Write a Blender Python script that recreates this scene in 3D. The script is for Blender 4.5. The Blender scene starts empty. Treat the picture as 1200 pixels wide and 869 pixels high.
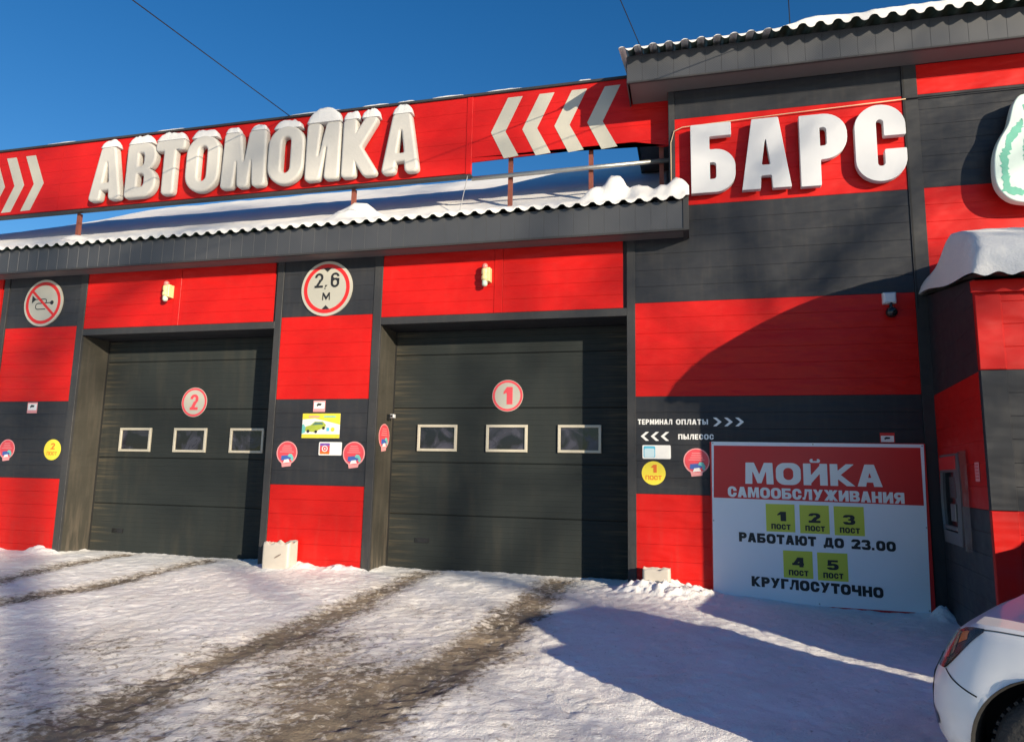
import bpy, math, random
import numpy as np
from mathutils import Matrix, Vector

random.seed(7)
SC = bpy.context.scene
COL = SC.collection

# ------------------------------------------------------------------ camera
cd = bpy.data.cameras.new("camera")
cam = bpy.data.objects.new("camera", cd)
COL.objects.link(cam)
yaw, pitch, roll = (math.radians(a) for a in (-14.43482, 8.39386, 1.14467))
fw = Vector((math.sin(yaw)*math.cos(pitch), math.cos(yaw)*math.cos(pitch), math.sin(pitch)))
r0 = Vector((math.cos(yaw), -math.sin(yaw), 0))
u0 = r0.cross(fw)
rv = r0*math.cos(roll) + u0*math.sin(roll)
uv = -r0*math.sin(roll) + u0*math.cos(roll)
M = Matrix((rv, uv, -fw)).transposed().to_4x4()
M.translation = Vector((0, -9.1, 1.352))
cam.matrix_world = M
cd.sensor_fit = 'HORIZONTAL'
cd.sensor_width = 36
cd.lens = 822.147/1200*36
cd.clip_end = 2000
SC.camera = cam

# ------------------------------------------------------------------ light
KX, KZ = 1.17, 0.366                       # sun: metres across / down for each metre into the wall
sun_from = Vector((KX, -1, KZ)).normalized()
w = bpy.data.worlds.new("World")
SC.world = w
w.use_nodes = True
nt = w.node_tree
bg = nt.nodes['Background']
sky = nt.nodes.new('ShaderNodeTexSky')
sky.sky_type = 'NISHITA'
sky.sun_disc = False
sky.sun_elevation = math.asin(sun_from.z)
sky.sun_rotation = math.atan2(sun_from.x, sun_from.y)
sky.air_density = 1.0
sky.dust_density = 0.0
sky.ozone_density = 2.5
hs = nt.nodes.new('ShaderNodeHueSaturation')
hs.inputs['Saturation'].default_value = 1.34
hs.inputs['Hue'].default_value = 0.508
nt.links.new(sky.outputs[0], hs.inputs['Color'])
nt.links.new(hs.outputs[0], bg.inputs[0])
bg.inputs[1].default_value = 0.084
sl = bpy.data.lights.new("sun", 'SUN')
sl.energy = 5.0
sl.angle = math.radians(0.53)
sl.color = (1.0, 0.86, 0.65)
so = bpy.data.objects.new("sun", sl)
COL.objects.link(so)
so.rotation_euler = sun_from.to_track_quat('Z', 'Y').to_euler()
so.location = (20, -20, 12)
vs = SC.view_settings
vs.view_transform = 'Standard'
vs.look = 'None'
vs.exposure = 0.76
vs.gamma = 1
vs.use_curve_mapping = False

# ------------------------------------------------------------------ materials
MATS = {}
def N(m, t, **kw):
    n = m.node_tree.nodes.new(t)
    for k, v in kw.items():
        setattr(n, k, v)
    return n
def mat(name, col, rough=.5, metal=0, spec=.5, var=0, vscale=3, bump=0, bscale=40, stretch=(1, 1, 1), trans=0, coat=0, alpha=1):
    m = bpy.data.materials.new(name)
    m.use_nodes = True
    b = m.node_tree.nodes['Principled BSDF']
    L = m.node_tree.links.new
    b.inputs['Base Color'].default_value = (*col, 1)
    b.inputs['Roughness'].default_value = rough
    b.inputs['Metallic'].default_value = metal
    b.inputs['Specular IOR Level'].default_value = spec
    b.inputs['Transmission Weight'].default_value = trans
    b.inputs['Coat Weight'].default_value = coat
    b.inputs['Alpha'].default_value = alpha
    geo = N(m, 'ShaderNodeNewGeometry')
    mp = N(m, 'ShaderNodeMapping')
    mp.inputs['Scale'].default_value = stretch
    L(geo.outputs['Position'], mp.inputs[0])
    if var:
        no = N(m, 'ShaderNodeTexNoise')
        no.inputs['Scale'].default_value = vscale
        no.inputs['Detail'].default_value = 6
        L(mp.outputs[0], no.inputs['Vector'])
        mx = N(m, 'ShaderNodeMix', data_type='RGBA')
        mx.inputs[6].default_value = (*[c*(1-var) for c in col], 1)
        mx.inputs[7].default_value = (*[min(1, c*(1+var)) for c in col], 1)
        L(no.outputs[0], mx.inputs[0])
        L(mx.outputs[2], b.inputs['Base Color'])
        rm = N(m, 'ShaderNodeMapRange')
        rm.inputs['To Min'].default_value = max(0, rough-.12)
        rm.inputs['To Max'].default_value = min(1, rough+.12)
        L(no.outputs[0], rm.inputs[0])
        L(rm.outputs[0], b.inputs['Roughness'])
    if bump:
        n2 = N(m, 'ShaderNodeTexNoise')
        n2.inputs['Scale'].default_value = bscale
        n2.inputs['Detail'].default_value = 5
        L(mp.outputs[0], n2.inputs['Vector'])
        bp = N(m, 'ShaderNodeBump')
        bp.inputs['Strength'].default_value = bump
        bp.inputs['Distance'].default_value = .02
        L(n2.outputs[0], bp.inputs['Height'])
        L(bp.outputs[0], b.inputs['Normal'])
    MATS[name] = m
    return m

def siding(name, col, dirt_amt, rough):
    """painted metal siding: slight oil-canning, rain streaks, splash dirt low down"""
    m = mat(name, col, rough, var=.10, vscale=1.3, spec=.2)
    nt = m.node_tree; L = nt.links.new
    b = nt.nodes['Principled BSDF']
    src = b.inputs['Base Color'].links[0].from_socket
    geo = N(m, 'ShaderNodeNewGeometry')
    mp = N(m, 'ShaderNodeMapping'); mp.inputs['Scale'].default_value = (7, 7, .9)
    L(geo.outputs['Position'], mp.inputs[0])
    st = N(m, 'ShaderNodeTexNoise'); st.inputs['Scale'].default_value = 2; st.inputs['Detail'].default_value = 5
    L(mp.outputs[0], st.inputs['Vector'])
    sp = N(m, 'ShaderNodeSeparateXYZ'); L(geo.outputs['Position'], sp.inputs[0])
    low = N(m, 'ShaderNodeMapRange'); low.inputs['From Min'].default_value = 1.0; low.inputs['From Max'].default_value = 0.0
    low.inputs['To Min'].default_value = .25; low.inputs['To Max'].default_value = 1.0
    L(sp.outputs[2], low.inputs[0])
    th = N(m, 'ShaderNodeMapRange'); th.inputs['From Min'].default_value = .48; th.inputs['From Max'].default_value = .72
    L(st.outputs[0], th.inputs[0])
    mu = N(m, 'ShaderNodeMath', operation='MULTIPLY'); L(low.outputs[0], mu.inputs[0]); L(th.outputs[0], mu.inputs[1])
    mu2 = N(m, 'ShaderNodeMath', operation='MULTIPLY'); L(mu.outputs[0], mu2.inputs[0]); mu2.inputs[1].default_value = dirt_amt
    mx = N(m, 'ShaderNodeMix', data_type='RGBA'); L(mu2.outputs[0], mx.inputs[0]); L(src, mx.inputs[6])
    mx.inputs[7].default_value = (.16, .13, .10, 1)
    L(mx.outputs[2], b.inputs['Base Color'])
    # gentle waviness of the sheet
    wv = N(m, 'ShaderNodeTexNoise'); wv.inputs['Scale'].default_value = 1.6; wv.inputs['Detail'].default_value = 2
    m2 = N(m, 'ShaderNodeMapping'); m2.inputs['Scale'].default_value = (1, 1, 2.6)
    L(geo.outputs['Position'], m2.inputs[0]); L(m2.outputs[0], wv.inputs['Vector'])
    bp = N(m, 'ShaderNodeBump'); bp.inputs['Strength'].default_value = .75; bp.inputs['Distance'].default_value = .05
    L(wv.outputs[0], bp.inputs['Height']); L(bp.outputs[0], b.inputs['Normal'])
    return m

RED = siding('red_siding', (.51, .010, .008), .10, .42)
GREY = siding('grey_siding', (.0285, .0305, .036), .30, .45)
TRIM = siding('grey_trim', (.040, .041, .044), .25, .45)
REVEAL = siding('dusty_reveal', (.052, .049, .041), .7, .55)
SIGNRED = siding('sign_red', (.49, .011, .010), .05, .45)
SOFFIT = mat('soffit_grey', (.12, .115, .115), .5, var=.1)
CORE = mat('wall_core', (.03, .03, .032), .8)
BLACKGAP = mat('black_rubber', (.012, .012, .012), .8)
WHITEP = mat('white_print', (.84, .83, .80), .5, var=.04)
CREAM = mat('cream_print', (.44, .425, .365), .5, var=.05)
LETTER = mat('letter_foam', (.48, .465, .435), .55, var=.05, vscale=4, bump=.15, bscale=25)
LETTER2 = mat('letter_white', (.52, .53, .555), .45, var=.05, vscale=3)
LSIDE = mat('letter_side', (.62, .60, .60), .5)
BLACKP = mat('black_print', (.016, .016, .018), .5)
REDP = mat('red_print', (.62, .02, .02), .45, var=.04)
PINKRED = mat('faded_red_print', (.72, .07, .09), .45, var=.08, vscale=12)
PALEPINK = mat('pale_pink_print', (.78, .32, .32), .5)
YELLOWP = mat('yellow_print', (.80, .66, .05), .45)
ORANGEP = mat('orange_print', (.72, .16, .02), .45)
LIMEP = mat('lime_print', (.60, .62, .06), .45)
TEALP = mat('teal_print', (.16, .52, .48), .5)
BLUEP = mat('blue_print', (.05, .12, .40), .5)
CYANP = mat('cyan_print', (.10, .50, .70), .5)
VIOLETP = mat('violet_print', (.22, .10, .40), .5)
GREENP = mat('green_print', (.13, .45, .33), .5, var=.2, vscale=14)
MINTP = mat('mint_print', (.62, .74, .68), .5, var=.06, vscale=6)
STEELRED = mat('rusty_red_steel', (.20, .055, .035), .7, var=.25, vscale=12)
GALV = mat('galvanised', (.42, .42, .40), .38, metal=.7, var=.15, vscale=20)
SHEET = mat('roof_sheet', (.018, .035, .027), .5, var=.2)
SNOW = None
PLASTIC = mat('milky_plastic', (.48, .44, .39), .4, var=.07, vscale=8)
FRAMEW = mat('window_frame_cream', (.47, .435, .355), .45, var=.08, vscale=15)
IVORY = mat('ivory_plastic', (.72, .58, .28), .45)
REDLENS = mat('red_lens', (.70, .22, .20), .2)
GREENLENS = mat('green_lens', (.48, .58, .50), .2)
WHITEPL = mat('white_plastic', (.62, .63, .65), .4)
BLACKPL = mat('black_plastic', (.014, .015, .016), .15)
CABLEB = mat('black_cable', (.012, .012, .013), .6)
CABLEC = mat('beige_cable', (.55, .40, .26), .6)
ALU = mat('brushed_aluminium', (.20, .20, .205), .45, metal=.6, var=.1)
BARK = mat('birch_bark', (.24, .20, .17), .9, var=.4, vscale=6)

def glass_mat(name, col, rough=.06, alpha=1):
    return mat(name, col, rough, spec=.6, var=.35, vscale=5, coat=.3, alpha=alpha)
def pane_mat():
    m = mat('frosted_pane', (.012, .012, .022), .18, spec=.5)
    L = m.node_tree.links.new; b = m.node_tree.nodes['Principled BSDF']
    geo = N(m, 'ShaderNodeNewGeometry')
    n1 = N(m, 'ShaderNodeTexNoise'); n1.inputs['Scale'].default_value = 3.2; n1.inputs['Detail'].default_value = 5; n1.inputs['Distortion'].default_value = .8
    L(geo.outputs['Position'], n1.inputs['Vector'])
    r = N(m, 'ShaderNodeMapRange'); r.inputs[1].default_value = .45; r.inputs[2].default_value = .72; L(n1.outputs[0], r.inputs[0])
    mx = N(m, 'ShaderNodeMix', data_type='RGBA'); L(r.outputs[0], mx.inputs[0])
    mx.inputs[6].default_value = (.008, .008, .016, 1); mx.inputs[7].default_value = (.075, .075, .10, 1)
    L(mx.outputs[2], b.inputs['Base Color'])
    r2 = N(m, 'ShaderNodeMapRange'); r2.inputs[3].default_value = .08; r2.inputs[4].default_value = .55; L(r.outputs[0], r2.inputs[0]); L(r2.outputs[0], b.inputs['Roughness'])
    return m
PANE = pane_mat()
ACRYL = mat('tinted_acrylic', (.20, .15, .12), .12, alpha=.45)
SCREEN = mat('screen_glass', (.012, .016, .018), .08)

# door leaf: dark green grey with ribs and tan dust
def door_mat():
    m = mat('door_paint', (.040, .048, .043), .65, spec=.06)
    nt = m.node_tree; L = nt.links.new; b = nt.nodes['Principled BSDF']
    geo = N(m, 'ShaderNodeNewGeometry')
    def noise(scale, st, det=6):
        mp = N(m, 'ShaderNodeMapping'); mp.inputs['Scale'].default_value = st
        L(geo.outputs['Position'], mp.inputs[0])
        no = N(m, 'ShaderNodeTexNoise'); no.inputs['Scale'].default_value = scale; no.inputs['Detail'].default_value = det
        L(mp.outputs[0], no.inputs['Vector']); return no.outputs[0]
    def rng(s, a, b_, c=0, d=1):
        r = N(m, 'ShaderNodeMapRange'); r.inputs[1].default_value = a; r.inputs[2].default_value = b_
        r.inputs[3].default_value = c; r.inputs[4].default_value = d
        L(s, r.inputs[0]); return r.outputs[0]
    def mul(a, c):
        n = N(m, 'ShaderNodeMath', operation='MULTIPLY'); L(a, n.inputs[0])
        if isinstance(c, float): n.inputs[1].default_value = c
        else: L(c, n.inputs[1])
        return n.outputs[0]
    def add(a, c):
        n = N(m, 'ShaderNodeMath', operation='ADD', use_clamp=True); L(a, n.inputs[0]); L(c, n.inputs[1]); return n.outputs[0]
    vert = rng(noise(2.2, (3.2, 1, .5)), .46, .72)
    horiz = rng(noise(3.0, (.5, 1, 9)), .5, .68)
    big = rng(noise(.8, (1, 1, 1), 3), .4, .68)
    # local position along the door: dust gathers at the edges of the leaf
    tc = N(m, 'ShaderNodeTexCoord')
    sp = N(m, 'ShaderNodeSeparateXYZ'); L(tc.outputs['Object'], sp.inputs[0])
    ab = N(m, 'ShaderNodeMath', operation='ABSOLUTE'); L(sp.outputs[0], ab.inputs[0])
    edge = rng(ab.outputs[0], 1.25, 1.75)
    dust = add(mul(vert, mul(big, .28)), mul(horiz, mul(edge, .9)))
    dust = add(dust, mul(edge, .18))
    mx = N(m, 'ShaderNodeMix', data_type='RGBA')
    L(mul(dust, .62), mx.inputs[0])
    mx.inputs[6].default_value = (.027, .032, .0325, 1); mx.inputs[7].default_value = (.115, .095, .065, 1)
    L(mx.outputs[2], b.inputs['Base Color'])
    wv = N(m, 'ShaderNodeTexWave', bands_direction='Z', wave_profile='SIN')
    wv.inputs['Scale'].default_value = 4.2
    L(geo.outputs['Position'], wv.inputs['Vector'])
    bp = N(m, 'ShaderNodeBump'); bp.inputs['Strength'].default_value = .4; bp.inputs['Distance'].default_value = .012
    L(rng(wv.outputs['Fac'], .75, 1), bp.inputs['Height']); L(bp.outputs[0], b.inputs['Normal'])
    return m
DOOR = door_mat()

# fascia: perforated grey strips
def fascia_mat():
    m = mat('perforated_fascia', (.054, .057, .064), .45, var=.10)
    nt = m.node_tree; L = nt.links.new; b = nt.nodes['Principled BSDF']
    src = b.inputs['Base Color'].links[0].from_socket
    geo = N(m, 'ShaderNodeNewGeometry')
    mp = N(m, 'ShaderNodeMapping'); mp.inputs['Scale'].default_value = (42, 0, 42); mp.inputs['Rotation'].default_value = (0, math.radians(45), 0)
    L(geo.outputs['Position'], mp.inputs[0])
    vo = N(m, 'ShaderNodeTexVoronoi'); vo.inputs['Scale'].default_value = 1; vo.inputs['Randomness'].default_value = 0
    L(mp.outputs[0], vo.inputs['Vector'])
    r = N(m, 'ShaderNodeMapRange'); r.inputs[1].default_value = .20; r.inputs[2].default_value = .30; r.inputs[3].default_value = .55; r.inputs[4].default_value = 0
    L(vo.outputs['Distance'], r.inputs[0])
    mx = N(m, 'ShaderNodeMix', data_type='RGBA'); L(r.outputs[0], mx.inputs[0]); L(src, mx.inputs[6]); mx.inputs[7].default_value = (.025, .025, .028, 1)
    L(mx.outputs[2], b.inputs['Base Color'])
    return m
FASCIA = fascia_mat()

def snow_mat():
    m = bpy.data.materials.new('snow'); m.use_nodes = True
    nt = m.node_tree; L = nt.links.new; b = nt.nodes['Principled BSDF']
    b.inputs['Roughness'].default_value = .65
    b.inputs['Specular IOR Level'].default_value = .25
    b.inputs['Subsurface Weight'].default_value = .12
    b.inputs['Subsurface Radius'].default_value = (.03, .03, .035)
    geo = N(m, 'ShaderNodeNewGeometry')
    n1 = N(m, 'ShaderNodeTexNoise'); n1.inputs['Scale'].default_value = 5; n1.inputs['Detail'].default_value = 8
    L(geo.outputs['Position'], n1.inputs['Vector'])
    mx = N(m, 'ShaderNodeMix', data_type='RGBA'); L(n1.outputs[0], mx.inputs[0])
    mx.inputs[6].default_value = (.60, .595, .60, 1); mx.inputs[7].default_value = (.72, .71, .69, 1)
    L(mx.outputs[2], b.inputs['Base Color'])
    n2 = N(m, 'ShaderNodeTexNoise'); n2.inputs['Scale'].default_value = 45; n2.inputs['Detail'].default_value = 6
    L(geo.outputs['Position'], n2.inputs['Vector'])
    bp = N(m, 'ShaderNodeBump'); bp.inputs['Strength'].default_value = .35; bp.inputs['Distance'].default_value = .015
    L(n2.outputs[0], bp.inputs['Height']); L(bp.outputs[0], b.inputs['Normal'])
    return m
SNOW = snow_mat()

# ------------------------------------------------------------------ mesh helpers
class MB:
    def __init__(s): s.v = []; s.f = []
    def quadgrid(s, P, wrap=False):
        """P[i][j] -> points"""
        n = len(P); k = len(P[0]); o = len(s.v)
        for row in P: s.v += [tuple(p) for p in row]
        for i in range(n-1):
            for j in range(k-1 if not wrap else k):
                a = o+i*k+j; b = o+i*k+(j+1) % k
                s.f.append((a, b, b+k, a+k))
        return s
    def box(s, x0, x1, y0, y1, z0, z1, c=0):
        if c <= 0:
            o = len(s.v)
            s.v += [(x, y, z) for x in (x0, x1) for y in (y0, y1) for z in (z0, z1)]
            s.f += [tuple(o+i for i in q) for q in ((0, 1, 3, 2), (4, 6, 7, 5), (0, 4, 5, 1), (2, 3, 7, 6), (0, 2, 6, 4), (1, 5, 7, 3))]
        else:      # chamfer on the edges that face -y
            o = len(s.v)
            for y, i in ((y1, 0), (y0+c, 0), (y0, c)):
                s.v += [(x0+i, y, z0+i), (x1-i, y, z0+i), (x1-i, y, z1-i), (x0+i, y, z1-i)]
            s.f.append((o+3, o+2, o+1, o))
            for k in (0, 4):
                for j in range(4):
                    a = o+k+j; b = o+k+(j+1) % 4
                    s.f.append((a, b, b+4, a+4))
            s.f.append((o+8, o+9, o+10, o+11))
        return s
    def prism(s, pts, y0, y1):
        """xz polygon extruded from y0 (front) to y1 (back); pts counter-clockwise seen from -y"""
        o = len(s.v); n = len(pts)
        s.v += [(x, y0, z) for x, z in pts] + [(x, y1, z) for x, z in pts]
        s.f.append(tuple(range(o, o+n)))
        s.f.append(tuple(range(o+2*n-1, o+n-1, -1)))
        for i in range(n):
            j = (i+1) % n
            s.f.append((o+j, o+i, o+n+i, o+n+j))
        return s
    def tube(s, pts, rad, n=8, cap=True):
        pts = [Vector(p) for p in pts]
        if not isinstance(rad, (list, tuple)): rad = [rad]*len(pts)
        rings = []
        up = None
        for i, p in enumerate(pts):
            d = (pts[min(i+1, len(pts)-1)]-pts[max(i-1, 0)]).normalized()
            if up is None: up = Vector((0, 0, 1)) if abs(d.z) < .9 else Vector((1, 0, 0))
            a = d.cross(up).normalized(); b = a.cross(d).normalized(); up = b
            rings.append([p+(a*math.cos(t)+b*math.sin(t))*rad[i] for t in [2*math.pi*k/n for k in range(n)]])
        o = len(s.v)
        s.quadgrid(rings, wrap=True)
        if cap:
            s.f.append(tuple(o+k for k in range(n))[::-1])
            s.f.append(tuple(o+(len(pts)-1)*n+k for k in range(n)))
        return s
    def disc(s, cx, cz, r, y0, y1, n=40, rx=None):
        rx = rx or r
        return s.prism([(cx+rx*math.cos(t), cz+r*math.sin(t)) for t in [2*math.pi*k/n for k in range(n)]], y0, y1)
    def ring(s, cx, cz, r1, r0, y0, y1, n=48):
        P = []
        for k in range(n):
            t = 2*math.pi*k/n; c, q = math.cos(t), math.sin(t)
            P.append([(cx+r1*c, y1, cz+r1*q), (cx+r1*c, y0, cz+r1*q), (cx+r0*c, y0, cz+r0*q), (cx+r0*c, y1, cz+r0*q)])
        o = len(s.v)
        for row in P: s.v += row
        for i in range(n):
            j = (i+1) % n
            for k in range(4):
                l = (k+1) % 4
                s.f.append((o+i*4+k, o+i*4+l, o+j*4+l, o+j*4+k))
        return s
    def sphere(s, c, r, n=14, m=9, sc=(1, 1, 1)):
        P = []
        for i in range(m+1):
            a = math.pi*i/m
            P.append([(c[0]+r*sc[0]*math.sin(a)*math.cos(t), c[1]+r*sc[1]*math.sin(a)*math.sin(t), c[2]+r*sc[2]*math.cos(a)) for t in [2*math.pi*k/n for k in range(n)]])
        return s.quadgrid(P, wrap=True)
    def mesh(s, name='m'):
        me = bpy.data.meshes.new(name)
        me.from_pydata(s.v, [], s.f)
        return me

def wloc(o):
    v = Vector(o.location)
    while o.parent:
        o = o.parent; v += Vector(o.location)
    return v

def put(name, me, m, parent=None, smooth=False, recenter=True, fix=True, **props):
    """link a mesh given in world coordinates; the object's origin goes to its own base"""
    if isinstance(me, MB): me = me.mesh(name)
    if fix:
        import bmesh
        bm = bmesh.new(); bm.from_mesh(me)
        bmesh.ops.remove_doubles(bm, verts=bm.verts, dist=1e-5)
        bmesh.ops.recalc_face_normals(bm, faces=bm.faces)
        bm.to_mesh(me); bm.free()
    me.name = name
    n = len(me.vertices)
    co = np.empty(n*3, np.float32); me.vertices.foreach_get('co', co); co = co.reshape(-1, 3)
    lo, hi = co.min(0), co.max(0)
    base = np.array([(lo[0]+hi[0])/2, (lo[1]+hi[1])/2, lo[2]]) if recenter else np.zeros(3)
    co = co-base
    me.vertices.foreach_set('co', co.astype(np.float32).ravel())
    if smooth:
        me.polygons.foreach_set('use_smooth', [True]*len(me.polygons))
    me.materials.clear()
    for q in (m if isinstance(m, (list, tuple)) else [m]): me.materials.append(q)
    me.update()
    o = bpy.data.objects.new(name, me)
    COL.objects.link(o)
    o.location = Vector([float(x) for x in base])
    if parent is not None:
        o.location = Vector(o.location) - wloc(parent)
        o.parent = parent
    for k, v in props.items(): o[k] = v
    return o
def empty(name, loc, label, category, group=None):
    o = bpy.data.objects.new(name, None); COL.objects.link(o)
    o.location = loc; o.empty_display_size = .2
    o['label'] = label; o['category'] = category
    if group: o['group'] = group
    return o
def tag(o, label, category, group=None):
    o['label'] = label; o['category'] = category
    if group: o['group'] = group
    return o
def copy_shared(src, loc, parent):
    """another piece with the same mesh; loc is the world position of its origin"""
    c = src.copy(); COL.objects.link(c); c.parent = parent
    c.location = Vector(loc) - (wloc(parent) if parent else Vector())
    return c

# value noise ------------------------------------------------------
RNG = np.random.default_rng(3)
PERM = RNG.random((256, 256))
def vnoise(x, y):
    xi = np.floor(x).astype(int); yi = np.floor(y).astype(int)
    fx = x-xi; fy = y-yi
    fx = fx*fx*(3-2*fx); fy = fy*fy*(3-2*fy)
    a = PERM[xi & 255, yi & 255]; b = PERM[(xi+1) & 255, yi & 255]
    c = PERM[xi & 255, (yi+1) & 255]; d = PERM[(xi+1) & 255, (yi+1) & 255]
    return (a*(1-fx)+b*fx)*(1-fy)+(c*(1-fx)+d*fx)*fy
def fbm(x, y, oct=4, s=1.0):
    v = 0; a = .5; t = 0
    for k in range(oct):
        v = v + a*vnoise(x*s+17.3*k, y*s+9.1*k); t += a; a *= .5; s *= 2.03
    return v/t
def sstep(a, b, x):
    t = np.clip((x-a)/(b-a), 0, 1); return t*t*(3-2*t)

# ------------------------------------------------------------------ lettering: distance fields -> contours -> meshes
def sd_poly(pts, X, Y):
    d = np.full(X.shape, 1e9); s = np.ones(X.shape)
    n = len(pts)
    for i in range(n):
        ax, ay = pts[i]; bx, by = pts[i-1]
        ex, ey = bx-ax, by-ay; wx, wy = X-ax, Y-ay
        t = np.clip((wx*ex+wy*ey)/(ex*ex+ey*ey+1e-12), 0, 1)
        d = np.minimum(d, (wx-ex*t)**2+(wy-ey*t)**2)
        c1 = Y >= ay; c2 = Y < by; c3 = ex*wy > ey*wx
        flip = (c1 & c2 & c3) | (~c1 & ~c2 & ~c3)
        s = np.where(flip, -s, s)
    return s*np.sqrt(d)
def sd_rbox(x0, y0, x1, y1, r, X, Y):
    r = min(r, (x1-x0)/2-1e-4, (y1-y0)/2-1e-4)
    qx = np.abs(X-(x0+x1)/2)-(x1-x0)/2+r; qy = np.abs(Y-(y0+y1)/2)-(y1-y0)/2+r
    return np.hypot(np.maximum(qx, 0), np.maximum(qy, 0))+np.minimum(np.maximum(qx, qy), 0)-r
class G:
    """glyph under construction"""
    def __init__(s, w, N_, pad=.12, hi=1.0):
        s.w = w
        nx = int(math.ceil((w+2*pad)*N_)); ny = int(math.ceil((hi+2*pad)*N_))
        xs = -pad+np.arange(nx+1)/N_; ys = -pad+np.arange(ny+1)/N_
        s.X, s.Y = np.meshgrid(xs+1e-4, ys+1e-4, indexing='ij')
        s.d = np.full(s.X.shape, 1e3)
    def P(s, *pts): s.d = np.minimum(s.d, sd_poly(pts, s.X, s.Y)); return s
    def p(s, *pts): s.d = np.maximum(s.d, -sd_poly(pts, s.X, s.Y)); return s
    def B(s, x0, y0, x1, y1): return s.P((x0, y0), (x1, y0), (x1, y1), (x0, y1))
    def b(s, x0, y0, x1, y1): return s.p((x0, y0), (x1, y0), (x1, y1), (x0, y1))
    def R(s, x0, y0, x1, y1, r): s.d = np.minimum(s.d, sd_rbox(x0, y0, x1, y1, r, s.X, s.Y)); return s
    def r(s, x0, y0, x1, y1, r): s.d = np.maximum(s.d, -sd_rbox(x0, y0, x1, y1, r, s.X, s.Y)); return s
    def L(s, x0, y0, x1, y1, t): return s.P((x0-t/2, y0), (x0+t/2, y0), (x1+t/2, y1), (x1-t/2, y1))
    def D(s, x0, y0, x1, y1, r): s.R(x0, y0, x1, y1, r); return s.B(x0, y0, (x0+x1)/2, y1)       # flat left, round right
    def dsub(s, x0, y0, x1, y1, r):
        a = sd_rbox(x0, y0, x1, y1, r, s.X, s.Y)
        b = sd_poly([(x0, y0), ((x0+x1)/2, y0), ((x0+x1)/2, y1), (x0, y1)], s.X, s.Y)
        s.d = np.maximum(s.d, -np.minimum(a, b)); return s
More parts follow.
